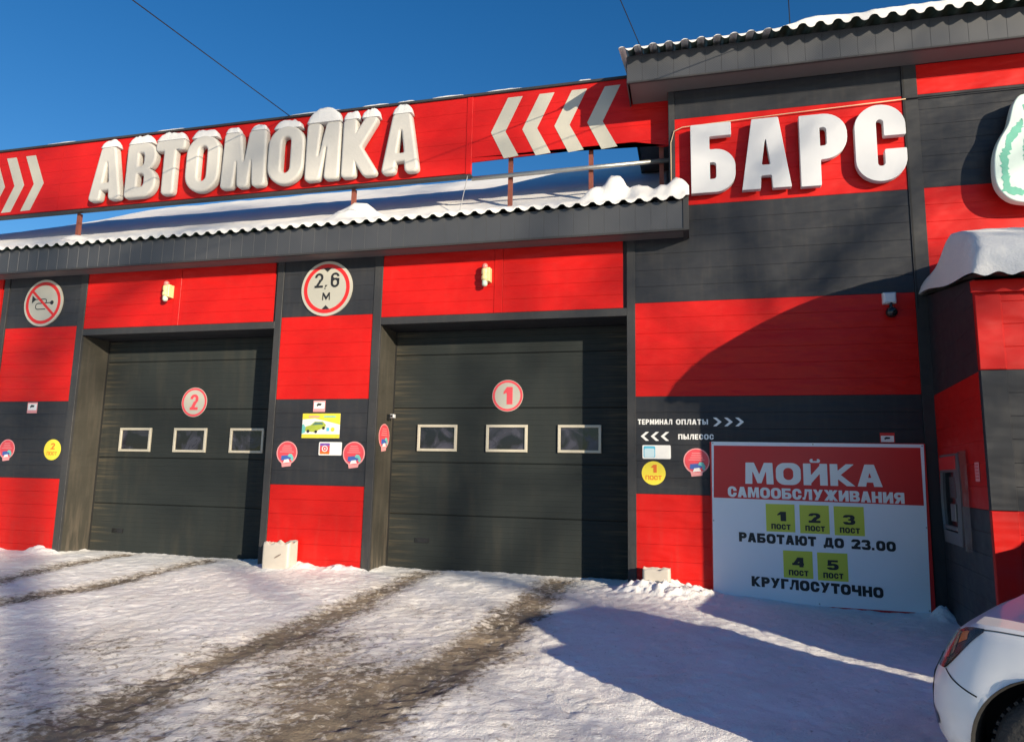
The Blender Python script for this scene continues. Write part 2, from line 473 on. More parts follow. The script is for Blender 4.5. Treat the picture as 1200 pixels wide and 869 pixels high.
def glyph(ch, w, t, h, N_):
    hi = 1.25 if ch in 'Й' else 1.0
    g = G(w, N_, hi=hi)
    ro = min(w*.5, .36); m = w/2
    if ch == 'А':
        a = t*.60
        g.P((0, 0), (m-a, 1), (m+a, 1), (w, 0))
        if t > .25 and w < .75:
            q = w/.66
            g.p((m-.085*q, -.1), (m-.070*q, .185), (m+.070*q, .185), (m+.085*q, -.1)).p((m-.058*q, .335), (m-.006, .70), (m+.006, .70), (m+.058*q, .335))
            return g
        k = (m-a)                        # slope of the outer edge
        yb0, yb1 = .19, .19+h*.95
        g.p((t*1.02, -.1), (t*1.02+k*(yb0+.0)*.9, yb0), (w-t*1.02-k*yb0*.9, yb0), (w-t*1.02, -.1))
        il = t*1.02+k*yb1*.9; top = min(.86, yb1+(m-il)/max(k*.9, .05))
        top = min(top, .80)
        g.p((il, yb1), (m, top), (w-il, yb1))
    elif ch == 'Б':
        g.B(0, 0, t, 1).B(0, 1-h, w*.92, 1).D(0, 0, w, .62, min(w*.45, .30)).dsub(t, h, w-t, .62-h, .12)
    elif ch == 'В':
        g.D(0, .46, w*.96, 1, .25).D(0, 0, w, .54, .25).dsub(t, h, w-t, .53-h*.55, .1).dsub(t, .47+h*.55, w*.96-t, 1-h, .1)
    elif ch == 'Г': g.B(0, 0, t, 1).B(0, 1-h, w, 1)
    elif ch == 'Д':
        g.P((w*.10, h*.5), (w*.28, 1), (w*.88, 1), (w*.88, h*.5)).B(0, 0, w, h).B(0, -.10, t*.7, h).B(w-t*.7, -.10, w, h)
        g.p((w*.10+t, h), (w*.28+t*.75, 1-h), (w*.88-t, 1-h), (w*.88-t, h))
    elif ch == 'Е': g.B(0, 0, t, 1).B(0, 0, w, h).B(0, 1-h, w, 1).B(0, .5-h/2, w*.92, .5+h/2)
    elif ch == 'Ж':
        g.B(m-t/2, 0, m+t/2, 1)
        for sg in (-1, 1):
            g.L(m+sg*t*.3, .5, m+sg*(m-t*.5), 1, t).L(m+sg*t*.3, .5, m+sg*(m-t*.5), 0, t)
    elif ch in 'ИЙ':
        if t > .25 and w < .75:
            g.B(0, 0, w, 1).p((w*.43, 1.1), (w*.43, 1.0), (w*.37, .42), (w*.57, 1.0), (w*.59, 1.1)).p((w*.45, -.1), (w*.45, 0), (w*.60, .56), (w*.55, 0), (w*.55, -.1))
        else:
            g.B(0, 0, t, 1).B(w-t, 0, w, 1).L(t*.5, .08, w-t*.5, .92, t*.95)
        if ch == 'Й':
            c = m; g.R(c-w*.22, 1.04, c+w*.22, 1.22, .09).b(c-w*.09, 1.12, c+w*.09, 1.3)
    elif ch == 'К':
        g.B(0, 0, t, 1).L(t*.75, .47, w-t*.55, 1, t*1.05).L(t*.75, .53, w-t*.5, 0, t*1.1).B(0, .42, t*1.35, .58)
    elif ch == 'Л': g.B(w-t, 0, w, 1).B(w*.25, 1-h, w, 1).P((0, 0), (t*.75, 0), (w*.25+t, 1), (w*.25, 1), (w*.18, .25), (0, h))
    elif ch == 'М' and t > .25 and w < .95:
        g.P((0, 0), (w*.03, 1), (w*.97, 1), (w, 0)).p((m-.085, 1.1), (m-.075, 1), (m, .46), (m+.075, 1), (m+.085, 1.1))
        for x in (w*.335, w*.665): g.p((x-.040, -.1), (x-.034, 0), (x, .46), (x+.034, 0), (x+.040, -.1))
    elif ch == 'М':
        g.P((0, 0), (t*.1, 1), (t*1.25, 1), (m, .45), (w-t*1.25, 1), (w-t*.1, 1), (w, 0), (w-t*.96, 0), (w-t*1.0, .62), (m+t*.28, .04), (m-t*.28, .04), (t*1.0, .62), (t*.96, 0))
    elif ch == 'Н': g.B(0, 0, t, 1).B(w-t, 0, w, 1).B(0, .5-h/2, w, .5+h/2)
    elif ch in 'О0': g.R(0, -.01, w, 1.01, ro).r(t, h, w-t, 1-h, max(.03, (w-2*t)/2))
    elif ch == 'П': g.B(0, 0, t, 1).B(w-t, 0, w, 1).B(0, 1-h, w, 1)
    elif ch == 'Р': g.B(0, 0, t, 1).D(0, .36, w, 1, min(w*.5, .32)).dsub(t, .36+h, w-t, 1-h, .13)
    elif ch == 'С':
        g.R(0, -.01, w, 1.01, ro).r(t, h, w-t, 1-h, max(.03, (w-2*t)/2)).b(w-t*1.02, .41, w+.2, .585)
    elif ch == 'Т': g.B(m-t/2, 0, m+t/2, 1).B(0, 1-h*1.1, w, 1)
    elif ch == 'У': g.L(t*.5, 1, w*.55, .30, t*.98).L(w-t*.5, 1, w*.30, 0, t*.98)
    elif ch == 'Ч': g.B(w-t, 0, w, 1).D(0, .36, t, 1, .01).R(0, .34, w, .95, .22).b(t, .34+h, w-t, 1.2).B(0, .55, t, 1)
    elif ch == 'Ы':
        g.B(0, 0, t, 1).D(0, 0, w*.66, .60, .26).dsub(t, h, w*.66-t*.9, .60-h, .1).B(w-t*.95, 0, w, 1)
    elif ch == 'Ю':
        g.B(0, 0, t, 1).B(0, .5-h/2, w*.5, .5+h/2).R(w*.34, -.01, w, 1.01, .33).r(w*.34+t*.9, h, w-t*.9, 1-h, .2)
    elif ch == 'Я':
        g.B(w-t, 0, w, 1).R(0, .36, w, 1, .30).B(m, .36, w, 1).L(w-t*1.35, .45, t*.55, 0, t*1.05)
        g.r(t*.95, .36+h, w-t, 1-h, .12)
    elif ch == '1': g.B(w*.42, 0, w*.42+t, 1).P((w*.10, .72), (w*.42+t*.02, 1), (w*.42+t*.5, 1), (w*.42+t*.5, .76), (w*.10, .58))
    elif ch == '2':
        g.R(0, .40, w, 1.01, min(ro, .30)).r(t, .40+h, w-t, 1-h, .14).b(-.2, .2, w*.5, .70)
        g.L(w-t*.95, .55, t*.70, .02, t*1.15).B(0, 0, w, h*1.1).b(-.2, .40, w*.30, .68)
    elif ch == '3':
        g.R(0, .44, w*.96, 1.01, .26).R(0, -.01, w, .56, .27).r(t, h, w-t, .53-h*.5, .12).r(t, .47+h*.5, w*.96-t, 1-h, .12).b(-.2, .28, w*.42, .73)
    elif ch == '4': g.B(w*.60, 0, w*.60+t, 1).B(0, .2, w, .2+h*1.1).P((0, .2), (w*.45, 1), (w*.60+t*.5, 1), (w*.60+t*.5, .82), (t*.95, .30))
    elif ch == '5':
        g.R(0, -.01, w, .64, .30).r(t, h, w-t, .64-h, .14).b(-.2, .26, w*.4, .44).B(w*.10, .40, w*.10+t*.85, 1).B(w*.10, 1-h, w*.95, 1)
        g.b(-.2, .24, t*.6, .395)
    elif ch == '6':
        g.R(0, -.01, w, .64, .30).R(0, -.01, w, 1.01, .36).r(t, h, w-t, .64-h, .15).r(t, .64, w-t, 1-h, .15).b(w-t*1.05, .62, w+.2, .74).b(w*.5, .64, w+.1, .70)
    elif ch == '.': g.B(0, 0, t*.8, t*.8)
    elif ch == ',': g.P((0, 0), (t, t), (t*.9, t*1.1), (0, t*1.1), (0, .1), (-t*.3, -.11), (t*.3, -.11))
    elif ch == '>': g.P((0, 0), (w*.40, 0), (w, .5), (w*.40, 1), (0, 1), (w*.58, .5))
    elif ch == '<': g.P((w, 0), (w*.60, 0), (0, .5), (w*.60, 1), (w, 1), (w*.42, .5))
    return g
def contours(g):
    d = g.d; X = g.X; Y = g.Y
    s = d < 0
    nxt = {}
    c = s[:-1, :-1]*1+s[1:, :-1]*2+s[1:, 1:]*4+s[:-1, 1:]*8
    def pt(i, j, k, l):
        a, b = d[i, j], d[k, l]; t = a/(a-b)
        return (X[i, j]+(X[k, l]-X[i, j])*t, Y[i, j]+(Y[k, l]-Y[i, j])*t)
    pos = {}
    def E_(i, j, e):
        if e == 0: key = (i, j, 'h'); q = (i, j, i+1, j)
        elif e == 1: key = (i+1, j, 'v'); q = (i+1, j, i+1, j+1)
        elif e == 2: key = (i, j+1, 'h'); q = (i, j+1, i+1, j+1)
        else: key = (i, j, 'v'); q = (i, j, i, j+1)
        if key not in pos: pos[key] = pt(*q)
        return key
    T = {1: [(3, 0)], 2: [(0, 1)], 3: [(3, 1)], 4: [(1, 2)], 5: [(3, 0), (1, 2)], 6: [(0, 2)], 7: [(3, 2)], 8: [(2, 3)], 9: [(2, 0)], 10: [(0, 1), (2, 3)], 11: [(2, 1)], 12: [(1, 3)], 13: [(1, 0)], 14: [(0, 3)]}
    for i, j in zip(*np.nonzero((c > 0) & (c < 15))):
        for a, b in T[int(c[i, j])]:
            nxt[E_(i, j, a)] = E_(i, j, b)
    loops = []
    while nxt:
        k0 = next(iter(nxt)); k = k0; lp = []
        while k in nxt:
            lp.append(pos[k]); k = nxt.pop(k)
        loops.append(lp)
    tol = .12*(X[1, 0]-X[0, 0])
    out = []
    for lp in loops:
        a = np.array(lp)
        if len(a) < 4: continue
        i0 = int(np.argmax(((a-a[0])**2).sum(1)))
        def dp(q):
            if len(q) < 3: return q
            e = q[-1]-q[0]; n = np.hypot(*e)+1e-12
            dd = np.abs((q[:, 0]-q[0, 0])*e[1]-(q[:, 1]-q[0, 1])*e[0])/n
            k = int(np.argmax(dd))
            if dd[k] <= tol: return q[[0, -1]]
            return np.concatenate([dp(q[:k+1])[:-1], dp(q[k:])])
        p = np.concatenate([dp(a[:i0+1])[:-1], dp(np.concatenate([a[i0:], a[:1]]))[:-1]])
        if len(p) >= 3: out.append(p)
    return out
GC = {}
def gcont(ch, w, t, h, N_, inset=0):
    k = (ch, round(w, 3), t, h, N_, inset)
    if k not in GC:
        g = glyph(ch, w, t, h, N_)
        if inset:                                  # shrink and round the outline; the bevel grows it back
            g.d = g.d+inset
            for _ in range(4):
                p = np.pad(g.d, 1, mode='edge')
                g.d = (p[:-2, 1:-1]+p[2:, 1:-1]+p[1:-1, :-2]+p[1:-1, 2:]+4*p[1:-1, 1:-1])/8
        GC[k] = contours(g)
    return GC[k]
def loops_mesh(loops, ext, bevel=0, res=2, grow=False):
    """closed xz loops -> filled mesh facing -y, centred on y=0 with half depth ext (+bevel)"""
    cu = bpy.data.curves.new('tmp', 'CURVE'); cu.dimensions = '2D'; cu.fill_mode = 'BOTH'
    cu.extrude = ext; cu.bevel_depth = bevel; cu.bevel_resolution = res; cu.offset = 0 if grow else -bevel
    for lp in loops:
        sp = cu.splines.new('POLY'); sp.points.add(len(lp)-1); sp.use_cyclic_u = True
        flat = np.zeros((len(lp), 4)); flat[:, :2] = lp; flat[:, 3] = 1
        sp.points.foreach_set('co', flat.ravel())
    ob = bpy.data.objects.new('tmp', cu); COL.objects.link(ob)
    dg = bpy.context.evaluated_depsgraph_get()
    me = bpy.data.meshes.new_from_object(ob.evaluated_get(dg))
    bpy.data.objects.remove(ob); bpy.data.curves.remove(cu)
    n = len(me.vertices); co = np.empty(n*3, np.float32); me.vertices.foreach_get('co', co); co = co.reshape(-1, 3)
    co = np.stack([co[:, 0], -co[:, 2], co[:, 1]], 1)
    me.vertices.foreach_set('co', co.ravel()); me.update()
    return me
WID = {'М': 1.22, 'Ж': 1.4, 'Ю': 1.35, 'Ы': 1.25, '1': .62, '.': .38, ',': .38, 'Г': .82, ' ': .6, 'Д': 1.12, 'С': .95, 'О': 1.05, 'Т': .92, 'Е': .8, 'Р': .92, 'У': 1.02, '>': .9, '<': .9}
def text_loops(s, w=.75, t=.24, h=.19, gap=.10, N_=26):
    x = 0; out = []
    for ch in s:
        ww = w*WID.get(ch, 1.0)
        if ch != ' ':
            for lp in gcont(ch, ww, t, h, N_): out.append(lp+np.array([x, 0]))
        x += ww+gap
    return out, x-gap
def text(name, s, x0, x1, z0, z1, y, m, parent, sh=0, thick=.0012, **kw):
    """one line of flat lettering fitted into the box x0..x1, z0..z1; sh = rise of the line at x1"""
    if ' ' in s:
        total = text_loops(s, **kw)[1]; pos = 0; last = None
        for wd in s.split(' '):
            a_ = text_loops(s[:pos], **kw)[1]+kw.get('gap', .10) if pos else 0
            b_ = a_+text_loops(wd, **kw)[1]
            last = text(name, wd, x0+(x1-x0)*a_/total, x0+(x1-x0)*b_/total, z0+sh*a_/total, z1+sh*a_/total, y, m, parent, sh*(b_-a_)/total, thick, **kw)
            pos += len(wd)+1
        return last
    lo, W_ = text_loops(s, **kw)
    out = []
    for lp in lo:
        q = lp.copy(); u = q[:, 0]/W_
        q[:, 0] = x0+u*(x1-x0); q[:, 1] = z0+q[:, 1]*(z1-z0)+sh*u
        out.append(q)
    me = loops_mesh(out, thick)
    n = len(me.vertices); co = np.empty(n*3, np.float32); me.vertices.foreach_get('co', co); co = co.reshape(-1, 3); co[:, 1] += y
    me.vertices.foreach_set('co', co.ravel())
    return put(name, me, m, parent, fix=False)
def flat(name, pts, y, m, parent, th=.0012):
    return put(name, MB().prism(pts, y, y+th), m, parent)
def rect(x0, x1, z0, z1): return [(x0, z0), (x1, z0), (x1, z1), (x0, z1)]
def rrect(x0, x1, z0, z1, r, n=5):
    out = []
    for cx, cz, a in ((x1-r, z0+r, -90), (x1-r, z1-r, 0), (x0+r, z1-r, 90), (x0+r, z0+r, 180)):
        out += [(cx+r*math.cos(math.radians(a+90*k/n)), cz+r*math.sin(math.radians(a+90*k/n))) for k in range(n+1)]
    return out

# ------------------------------------------------------------------ ground
DIRT_LINES = [  # (points, half width, strength)
    ([(-3.6, .3), (-3.56, -1.4), (-3.58, -2.5), (-3.6, -3.6), (-3.62, -4.6), (-3.5, -5.6), (-3.4, -9)], .26, 1.0),
    ([(-1.72, .3), (-1.73, -1.2), (-1.76, -2.4), (-1.84, -3.5), (-2.0, -4.4), (-2.15, -5.2), (-2.5, -9)], .27, 1.05),
    ([(-8.6, .3), (-8.6, -.9), (-8.32, -2.0), (-8.2, -3.2), (-8.0, -6)], .24, .9),
    ([(-7.08, .3), (-6.95, -1.4), (-7.05, -2.2), (-7.14, -3.0), (-7.3, -6)], .24, .95),
    ([(-2.75, -2.2), (-2.75, -3.6), (-2.8, -4.6), (-2.9, -9)], .75, .42),
    ([(-3.1, -3.4), (-2.7, -4.3), (-2.3, -4.9)], .38, .55),
    ([(-4.8, -4.2), (-4.2, -5.6), (-4.0, -7)], .8, .55),
    ([(-1.7, -2.9), (-2.0, -4.0), (-2.2, -5.2)], .55, .45),
    ([(-1.45, -3.3), (-1.75, -3.9)], .30, .55),
    ([(-5.8, -2.2), (-5.0, -3.6)], .9, .16),
    ([(-.9, -4.6), (-1.4, -5.4)], .6, .25),
]
def seg_dist(x, y, pts):
    d = np.full(x.shape, 1e9)
    for (ax, ay), (bx, by) in zip(pts, pts[1:]):
        ex, ey = bx-ax, by-ay
        t = np.clip(((x-ax)*ex+(y-ay)*ey)/(ex*ex+ey*ey), 0, 1)
        d = np.minimum(d, np.hypot(x-ax-ex*t, y-ay-ey*t))
    return d
def ground_base(x, y):
    yy = np.clip(-y-.2, 0, 30)
    z = -.035*np.minimum(yy, 7)-.012*np.clip(yy-7, 0, 20)
    return z-.115*sstep(-.1, 2.2, x)*sstep(-5, -.5, y)
def build_ground():
    def axis(a, b, step, lo, hi):
        core = np.arange(a, b+1e-6, step)
        def out(d):
            s = step; v = []; p = 0
            while p < d:
                s *= 1.28; p += s; v.append(p)
            return np.array(v)
        return np.concatenate([a-out(a-lo)[::-1], core, b+out(hi-b)])
    xs = axis(-10.5, 3.0, .028, -260, 260)
    ys = axis(-6.0, .62, .028, -260, 260)
    X, Y = np.meshgrid(xs, ys, indexing='ij')
    dirt = np.zeros(X.shape); rut = np.zeros(X.shape); rutw = np.zeros(X.shape)
    wob = (fbm(X, Y, 3, 1.7)-.5)*.42
    for pts, hw, st in DIRT_LINES:
        d = seg_dist(X, Y, pts)+wob*hw*1.6
        m = np.exp(-np.clip(d/hw, 0, 9)**2.2)
        dirt = np.maximum(dirt, m*st) if hw < .3 else np.clip(dirt+m*st*.8, 0, 1.2)
        if hw < .3:
            rut = np.maximum(rut, m)
            rutw = np.maximum(rutw, np.exp(-np.clip(d/(hw*1.55), 0, 9)**2.2))
    near = sstep(9, 4, np.abs(X+3.5))*sstep(9, 5, np.abs(Y+2))
    z = ground_base(X, Y)
    f1 = fbm(X, Y, 4, 1.1)-.5; f2 = fbm(X+40, Y, 4, 5.5)-.5; f3 = fbm(X, Y+70, 3, 15.)-.5
    z += f1*.05*near+f2*.014*near+f3*.020*near+(fbm(X, Y+31, 2, 24.)-.5)*.012*near
    z -= rut*.028
    z += rut*(fbm(X, Y, 4, 10.)-.5)*.024+rut*np.clip(fbm(X+9, Y, 2, 18.)-.55, 0, 1)*.020
    z += .022*np.clip(rutw-rut, 0, 1)*(fbm(X, Y+5, 3, 6.)-.15)
    z += rut*.006*np.sin(Y*46+f2*9)                      # tread
    # tyre prints on the clean snow at the front
    for xc in (-.78, -.66):
        z -= .006*np.exp(-((X-xc-.03*np.sin(Y*1.5)-.06*(Y+4.5))/.02)**2)*(np.sin(Y*60) > -.3)*sstep(-3.6, -4.2, Y)
    # snow heaped against the walls
    wall = np.exp(-np.clip(-Y-.02, 0, 9)/.13)
    inb = sum(sstep(a-.1, a+.15, X)*sstep(b+.1, b-.15, X) for a, b in ((-4.3, -.8), (-9.54, -6.03), (-14.8, -11.2)))
    z += wall*(.02+.14*np.clip(fbm(X, Y, 4, 2.6)-.38, 0, 1))*(1-inb)*(Y < .5)*(1-.75*sstep(.1, .4, X)*sstep(2.5, 2.3, X))
    for cx, cy, r_, hh in ((-.35, -.30, .34, .12), (-.75, -.35, .25, .05), (.1, -.35, .3, .06), (2.62, -.25, .12, .12), (-4.75, -.06, .16, .07), (-4.5, -.06, .12, .04), (-5.3, -.12, .2, .03), (-9.9, -.05, .2, .05)):
        z += hh*np.exp(-((X-cx)**2+(Y-cy)**2)/r_**2)*(1+f3*1.2)
    me = bpy.data.meshes.new('ground')
    nx, ny = X.shape
    co = np.stack([X, Y, z], -1).reshape(-1, 3)
    idx = np.arange(nx*ny).reshape(nx, ny)
    q = np.stack([idx[:-1, :-1], idx[1:, :-1], idx[1:, 1:], idx[:-1, 1:]], -1).reshape(-1, 4)
    me.vertices.add(len(co)); me.vertices.foreach_set('co', co.astype(np.float32).ravel())
    me.loops.add(q.size); me.loops.foreach_set('vertex_index', q.ravel().astype(np.int32))
    me.polygons.add(len(q)); me.polygons.foreach_set('loop_start', (np.arange(len(q))*4).astype(np.int32))
    me.polygons.foreach_set('use_smooth', np.ones(len(q), bool))
    me.update(calc_edges=True)
    at = me.attributes.new('dirt', 'FLOAT', 'POINT')
    at.data.foreach_set('value', dirt.astype(np.float32).ravel())
    m = bpy.data.materials.new('packed_snow'); m.use_nodes = True
    L = m.node_tree.links.new; b = m.node_tree.nodes['Principled BSDF']
    b.inputs['Roughness'].default_value = .6; b.inputs['Specular IOR Level'].default_value = .3
    geo = N(m, 'ShaderNodeNewGeometry')
    def noise(s, det=8, dist=0, st=(1, 1, 1)):
        mp = N(m, 'ShaderNodeMapping'); mp.inputs['Scale'].default_value = st; L(geo.outputs['Position'], mp.inputs[0])
        n = N(m, 'ShaderNodeTexNoise'); n.inputs['Scale'].default_value = s; n.inputs['Detail'].default_value = det; n.inputs['Distortion'].default_value = dist
        n.inputs['Roughness'].default_value = .62
        L(mp.outputs[0], n.inputs['Vector']); return n.outputs[0]
    def rng(s, a, b_, c=0., d=1.):
        r = N(m, 'ShaderNodeMapRange'); r.inputs[1].default_value = a; r.inputs[2].default_value = b_; r.inputs[3].default_value = c; r.inputs[4].default_value = d
        L(s, r.inputs[0]); return r.outputs[0]
    def ma(op, a, c):
        n = N(m, 'ShaderNodeMath', operation=op)
        for k, q_ in enumerate((a, c)):
            if isinstance(q_, (int, float)): n.inputs[k].default_value = q_
            else: L(q_, n.inputs[k])
        return n.outputs[0]
    att = N(m, 'ShaderNodeAttribute', attribute_name='dirt')
    D = att.outputs['Fac']
    fine = noise(20, 10, .5); mid = noise(2.4, 6); spk = noise(55, 4); strk = noise(5, 9, .8, (1.6, 1, 1))
    # dirt shows where attribute + noise passes a threshold
    mask = ma('ADD', ma('MULTIPLY', D, .80), ma('MULTIPLY', ma('SUBTRACT', fine, .5), 2.2))
    mask = ma('ADD', mask, ma('MULTIPLY', ma('SUBTRACT', strk, .5), 1.6))
    brown = rng(mask, .36, .86)
    grey = rng(ma('ADD', ma('MULTIPLY', D, .7), ma('MULTIPLY', mid, .62)), .33, .98)
    specks = ma('MULTIPLY', rng(spk, .60, .68), rng(mid, .40, .60))
    base = N(m, 'ShaderNodeMix', data_type='RGBA'); L(grey, base.inputs[0])
    base.inputs[6].default_value = (.93, .92, .91, 1); base.inputs[7].default_value = (.62, .57, .51, 1)
    m2 = N(m, 'ShaderNodeMix', data_type='RGBA'); L(ma('MULTIPLY', brown, .9), m2.inputs[0]); L(base.outputs[2], m2.inputs[6])
    bc = N(m, 'ShaderNodeMix', data_type='RGBA'); L(rng(mid, .35, .65), bc.inputs[0])
    bc.inputs[6].default_value = (.075, .056, .036, 1); bc.inputs[7].default_value = (.24, .185, .125, 1)
    L(bc.outputs[2], m2.inputs[7])
    m3 = N(m, 'ShaderNodeMix', data_type='RGBA'); L(ma('MULTIPLY', specks, .45), m3.inputs[0]); L(m2.outputs[2], m3.inputs[6]); m3.inputs[7].default_value = (.22, .19, .16, 1)
    L(m3.outputs[2], b.inputs['Base Color'])
    L(rng(brown, 0, 1, .6, .8), b.inputs['Roughness'])
    bp = N(m, 'ShaderNodeBump'); bp.inputs['Strength'].default_value = .85; bp.inputs['Distance'].default_value = .022
    hn = ma('ADD', ma('MULTIPLY', noise(48, 7), .8), ma('MULTIPLY', noise(150, 4), .4)); hn = ma('MULTIPLY', hn, rng(noise(1.7, 5, .5), .36, .64, .30, 1.25)); L(hn, bp.inputs['Height']); L(bp.outputs[0], b.inputs['Normal'])
    me.materials.append(m)
    o = bpy.data.objects.new('ground', me); COL.objects.link(o)
    o['kind'] = 'structure'; o['label'] = 'packed snow yard with brown tyre ruts leading to the doors'
    return o
build_ground()
def gz(x, y): return float(ground_base(np.array(x*1.), np.array(y*1.)))

# ------------------------------------------------------------------ the car wash building
BLD = empty('car_wash_building', (-4, 0, 0), 'low red and grey checkered car wash hall with taller right block', 'building')
PC = {}
def plank(a, b, z0, z1, m, parent, proud=0.0, gap=.0012, name='siding_plank'):
    """one siding board; outer face runs a->b, outward is to the right of a->b"""
    d = Vector((b[0]-a[0], b[1]-a[1])); ln = d.length; d /= ln; n = Vector((d.y, -d.x))
    key = (round(d.x, 3), round(ln, 3), round(z1-z0, 3), m.name, proud)
    if key in PC:
        src, a0, zz = PC[key]
        sl_ = wloc(src)
        return copy_shared(src, (sl_.x+a[0]-a0[0], sl_.y+a[1]-a0[1], sl_.z+z0-zz), parent)
    mb = MB(); P = []
    c = .003
    prof = [(.028, z0+gap), (c, z0+gap), (0, z0+gap+c), (0, z1-c-.001), (c*.7, z1), (.028, z1)]
    for t in (0, ln):
        P.append([(a[0]+d.x*t-n.x*(q-proud), a[1]+d.y*t-n.y*(q-proud), z) for q, z in prof])
    o = mb.quadgrid(P, wrap=True)
    mb.f.append(tuple(range(6))); mb.f.append(tuple(range(11, 5, -1)))
    ob = put(name, mb, m, parent)
    PC[key] = (ob, a, z0)
    return ob
def zone(a, b, z0, z1, m, parent, pitch=.205):
    n = max(1, round((z1-z0)/pitch)); p = (z1-z0)/n
    for k in range(n): plank(a, b, z0+k*p, z0+(k+1)*p, m, parent)
def part(name, m, *boxes, parent=BLD, c=0):
    mb = MB()
    for q in boxes: mb.box(*q, c)
    return put(name, mb, m, parent)

ZB, LT, MBn, MT, OT, LL, SOF = -.14, 1.145, 2.376, 3.605, 3.443, 3.548, 4.46
OPEN = [(-4.30, -.80), (-9.54, -6.03), (-14.78, -11.27)]
PIL = [(-5.92, -4.43), (-11.15, -9.66), (-16.4, -14.9)]
DD = .56
# masonry behind the cladding
core = []
for x0, x1 in PIL: core.append((x0-.10, x1+.10, .03, DD+.06, ZB, 4.7))
core.append((-.68, -.21, .03, .62, ZB, 4.7)); core.append((-.21, 2.6, .03, .62, ZB, 6.9))
for x0, x1 in OPEN: core.append((x0-.02, x1+.02, .0305, DD+.07, OT+.022, 4.699))
core.append((2.6, 6.6, .03, .62, ZB, 6.9))
for i, q in enumerate(core): part('wall_core', CORE, q)
part('rear_wall', GREY, (-16.4, 6.6, 8.0, 8.3, ZB, 4.7))
part('side_wall', GREY, (6.6, 6.62, .05, 8.0, ZB, 6.9))
part('side_wall', GREY, (-16.5, -16.42, .05, 8.0, ZB, 4.7))
part('side_wall', GREY, (-.225, -.215, .64, 7.98, 4.6, 6.6))
# pillars
for x0, x1 in PIL:
    for za, zb, m in ((LT-6*.2043, LT, RED), (LT, MBn, GREY), (MBn, MT, RED), (MT, SOF+.015, GREY)):
        zone((x0+.004, 0), (x1-.004, 0), za, zb, m, BLD)
# tower columns
TX0, TX1, TX2, TX3 = -.70, 2.62, 2.79, 6.6
for za, zb, m in ((LT-6*.2043, LT, RED), (LT, MBn, GREY), (MBn, MT, RED), (MT, SOF+.02, GREY)):
    zone((TX0+.004, 0), (TX1-.004, 0), za, zb, m, BLD)
zone((-.15, 0), (TX1-.004, 0), SOF+.02, 4.90, GREY, BLD, .21)
zone((-.15, 0), (TX1-.004, 0), 4.90, 6.12, RED, BLD)
zone((-.15, 0), (TX1-.004, 0), 6.12, 6.52, GREY, BLD)
for za, zb, m in ((MBn, MT, GREY), (MT, 4.90, RED), (4.90, 6.12, GREY), (6.12, 6.52, RED)):
    zone((TX2+.004, 0), (TX3, 0), za, zb, m, BLD)
# lintel panels with their cover strip
for x0, x1 in OPEN:
    j = x0+1.68
    zone((x0-.0, 0), (j-.004, 0), LL+.004, SOF+.015, RED, BLD)
    zone((j+.124, 0), (x1-.05, 0), LL+.004, SOF+.015, RED, BLD)
    part('cover_strip', RED, (j, j+.12, -.006, .028, LL+.004, SOF+.015), c=.003)
# trims round the openings
for x0, x1 in OPEN:
    part('door_frame_trim', TRIM, (x0-.128, x0-.002, -.014, .03, ZB, SOF+.012), c=.0025)
    part('door_frame_trim', TRIM, (x1+.002, x1+.110, -.014, .03, ZB, SOF+.012), c=.0025)
    part('lintel_trim', TRIM, (x0+.000, x1-.000, -.013, .03, OT, LL), c=.0025)
    part('door_reveal', REVEAL, (x0-.022, x0, .031, DD+.05, ZB, OT+.02))
    part('door_reveal', REVEAL, (x1, x1+.022, .031, DD+.05, ZB, OT+.02))
    part('lintel_soffit', GREY, (x0+.001, x1-.001, .031, DD+.05, OT+.001, OT+.02))
part('corner_trim', TRIM, (-.232, -.152, -.012, .64, SOF+.4, 6.52), c=.0025)
part('column_trim', TRIM, (TX1, TX2, -.014, .03, ZB, 6.52), c=.0025)
part('column_joint', BLACKGAP, (TX1+.012, TX1+.026, -.0165, -.0141, 3.4, 6.5))

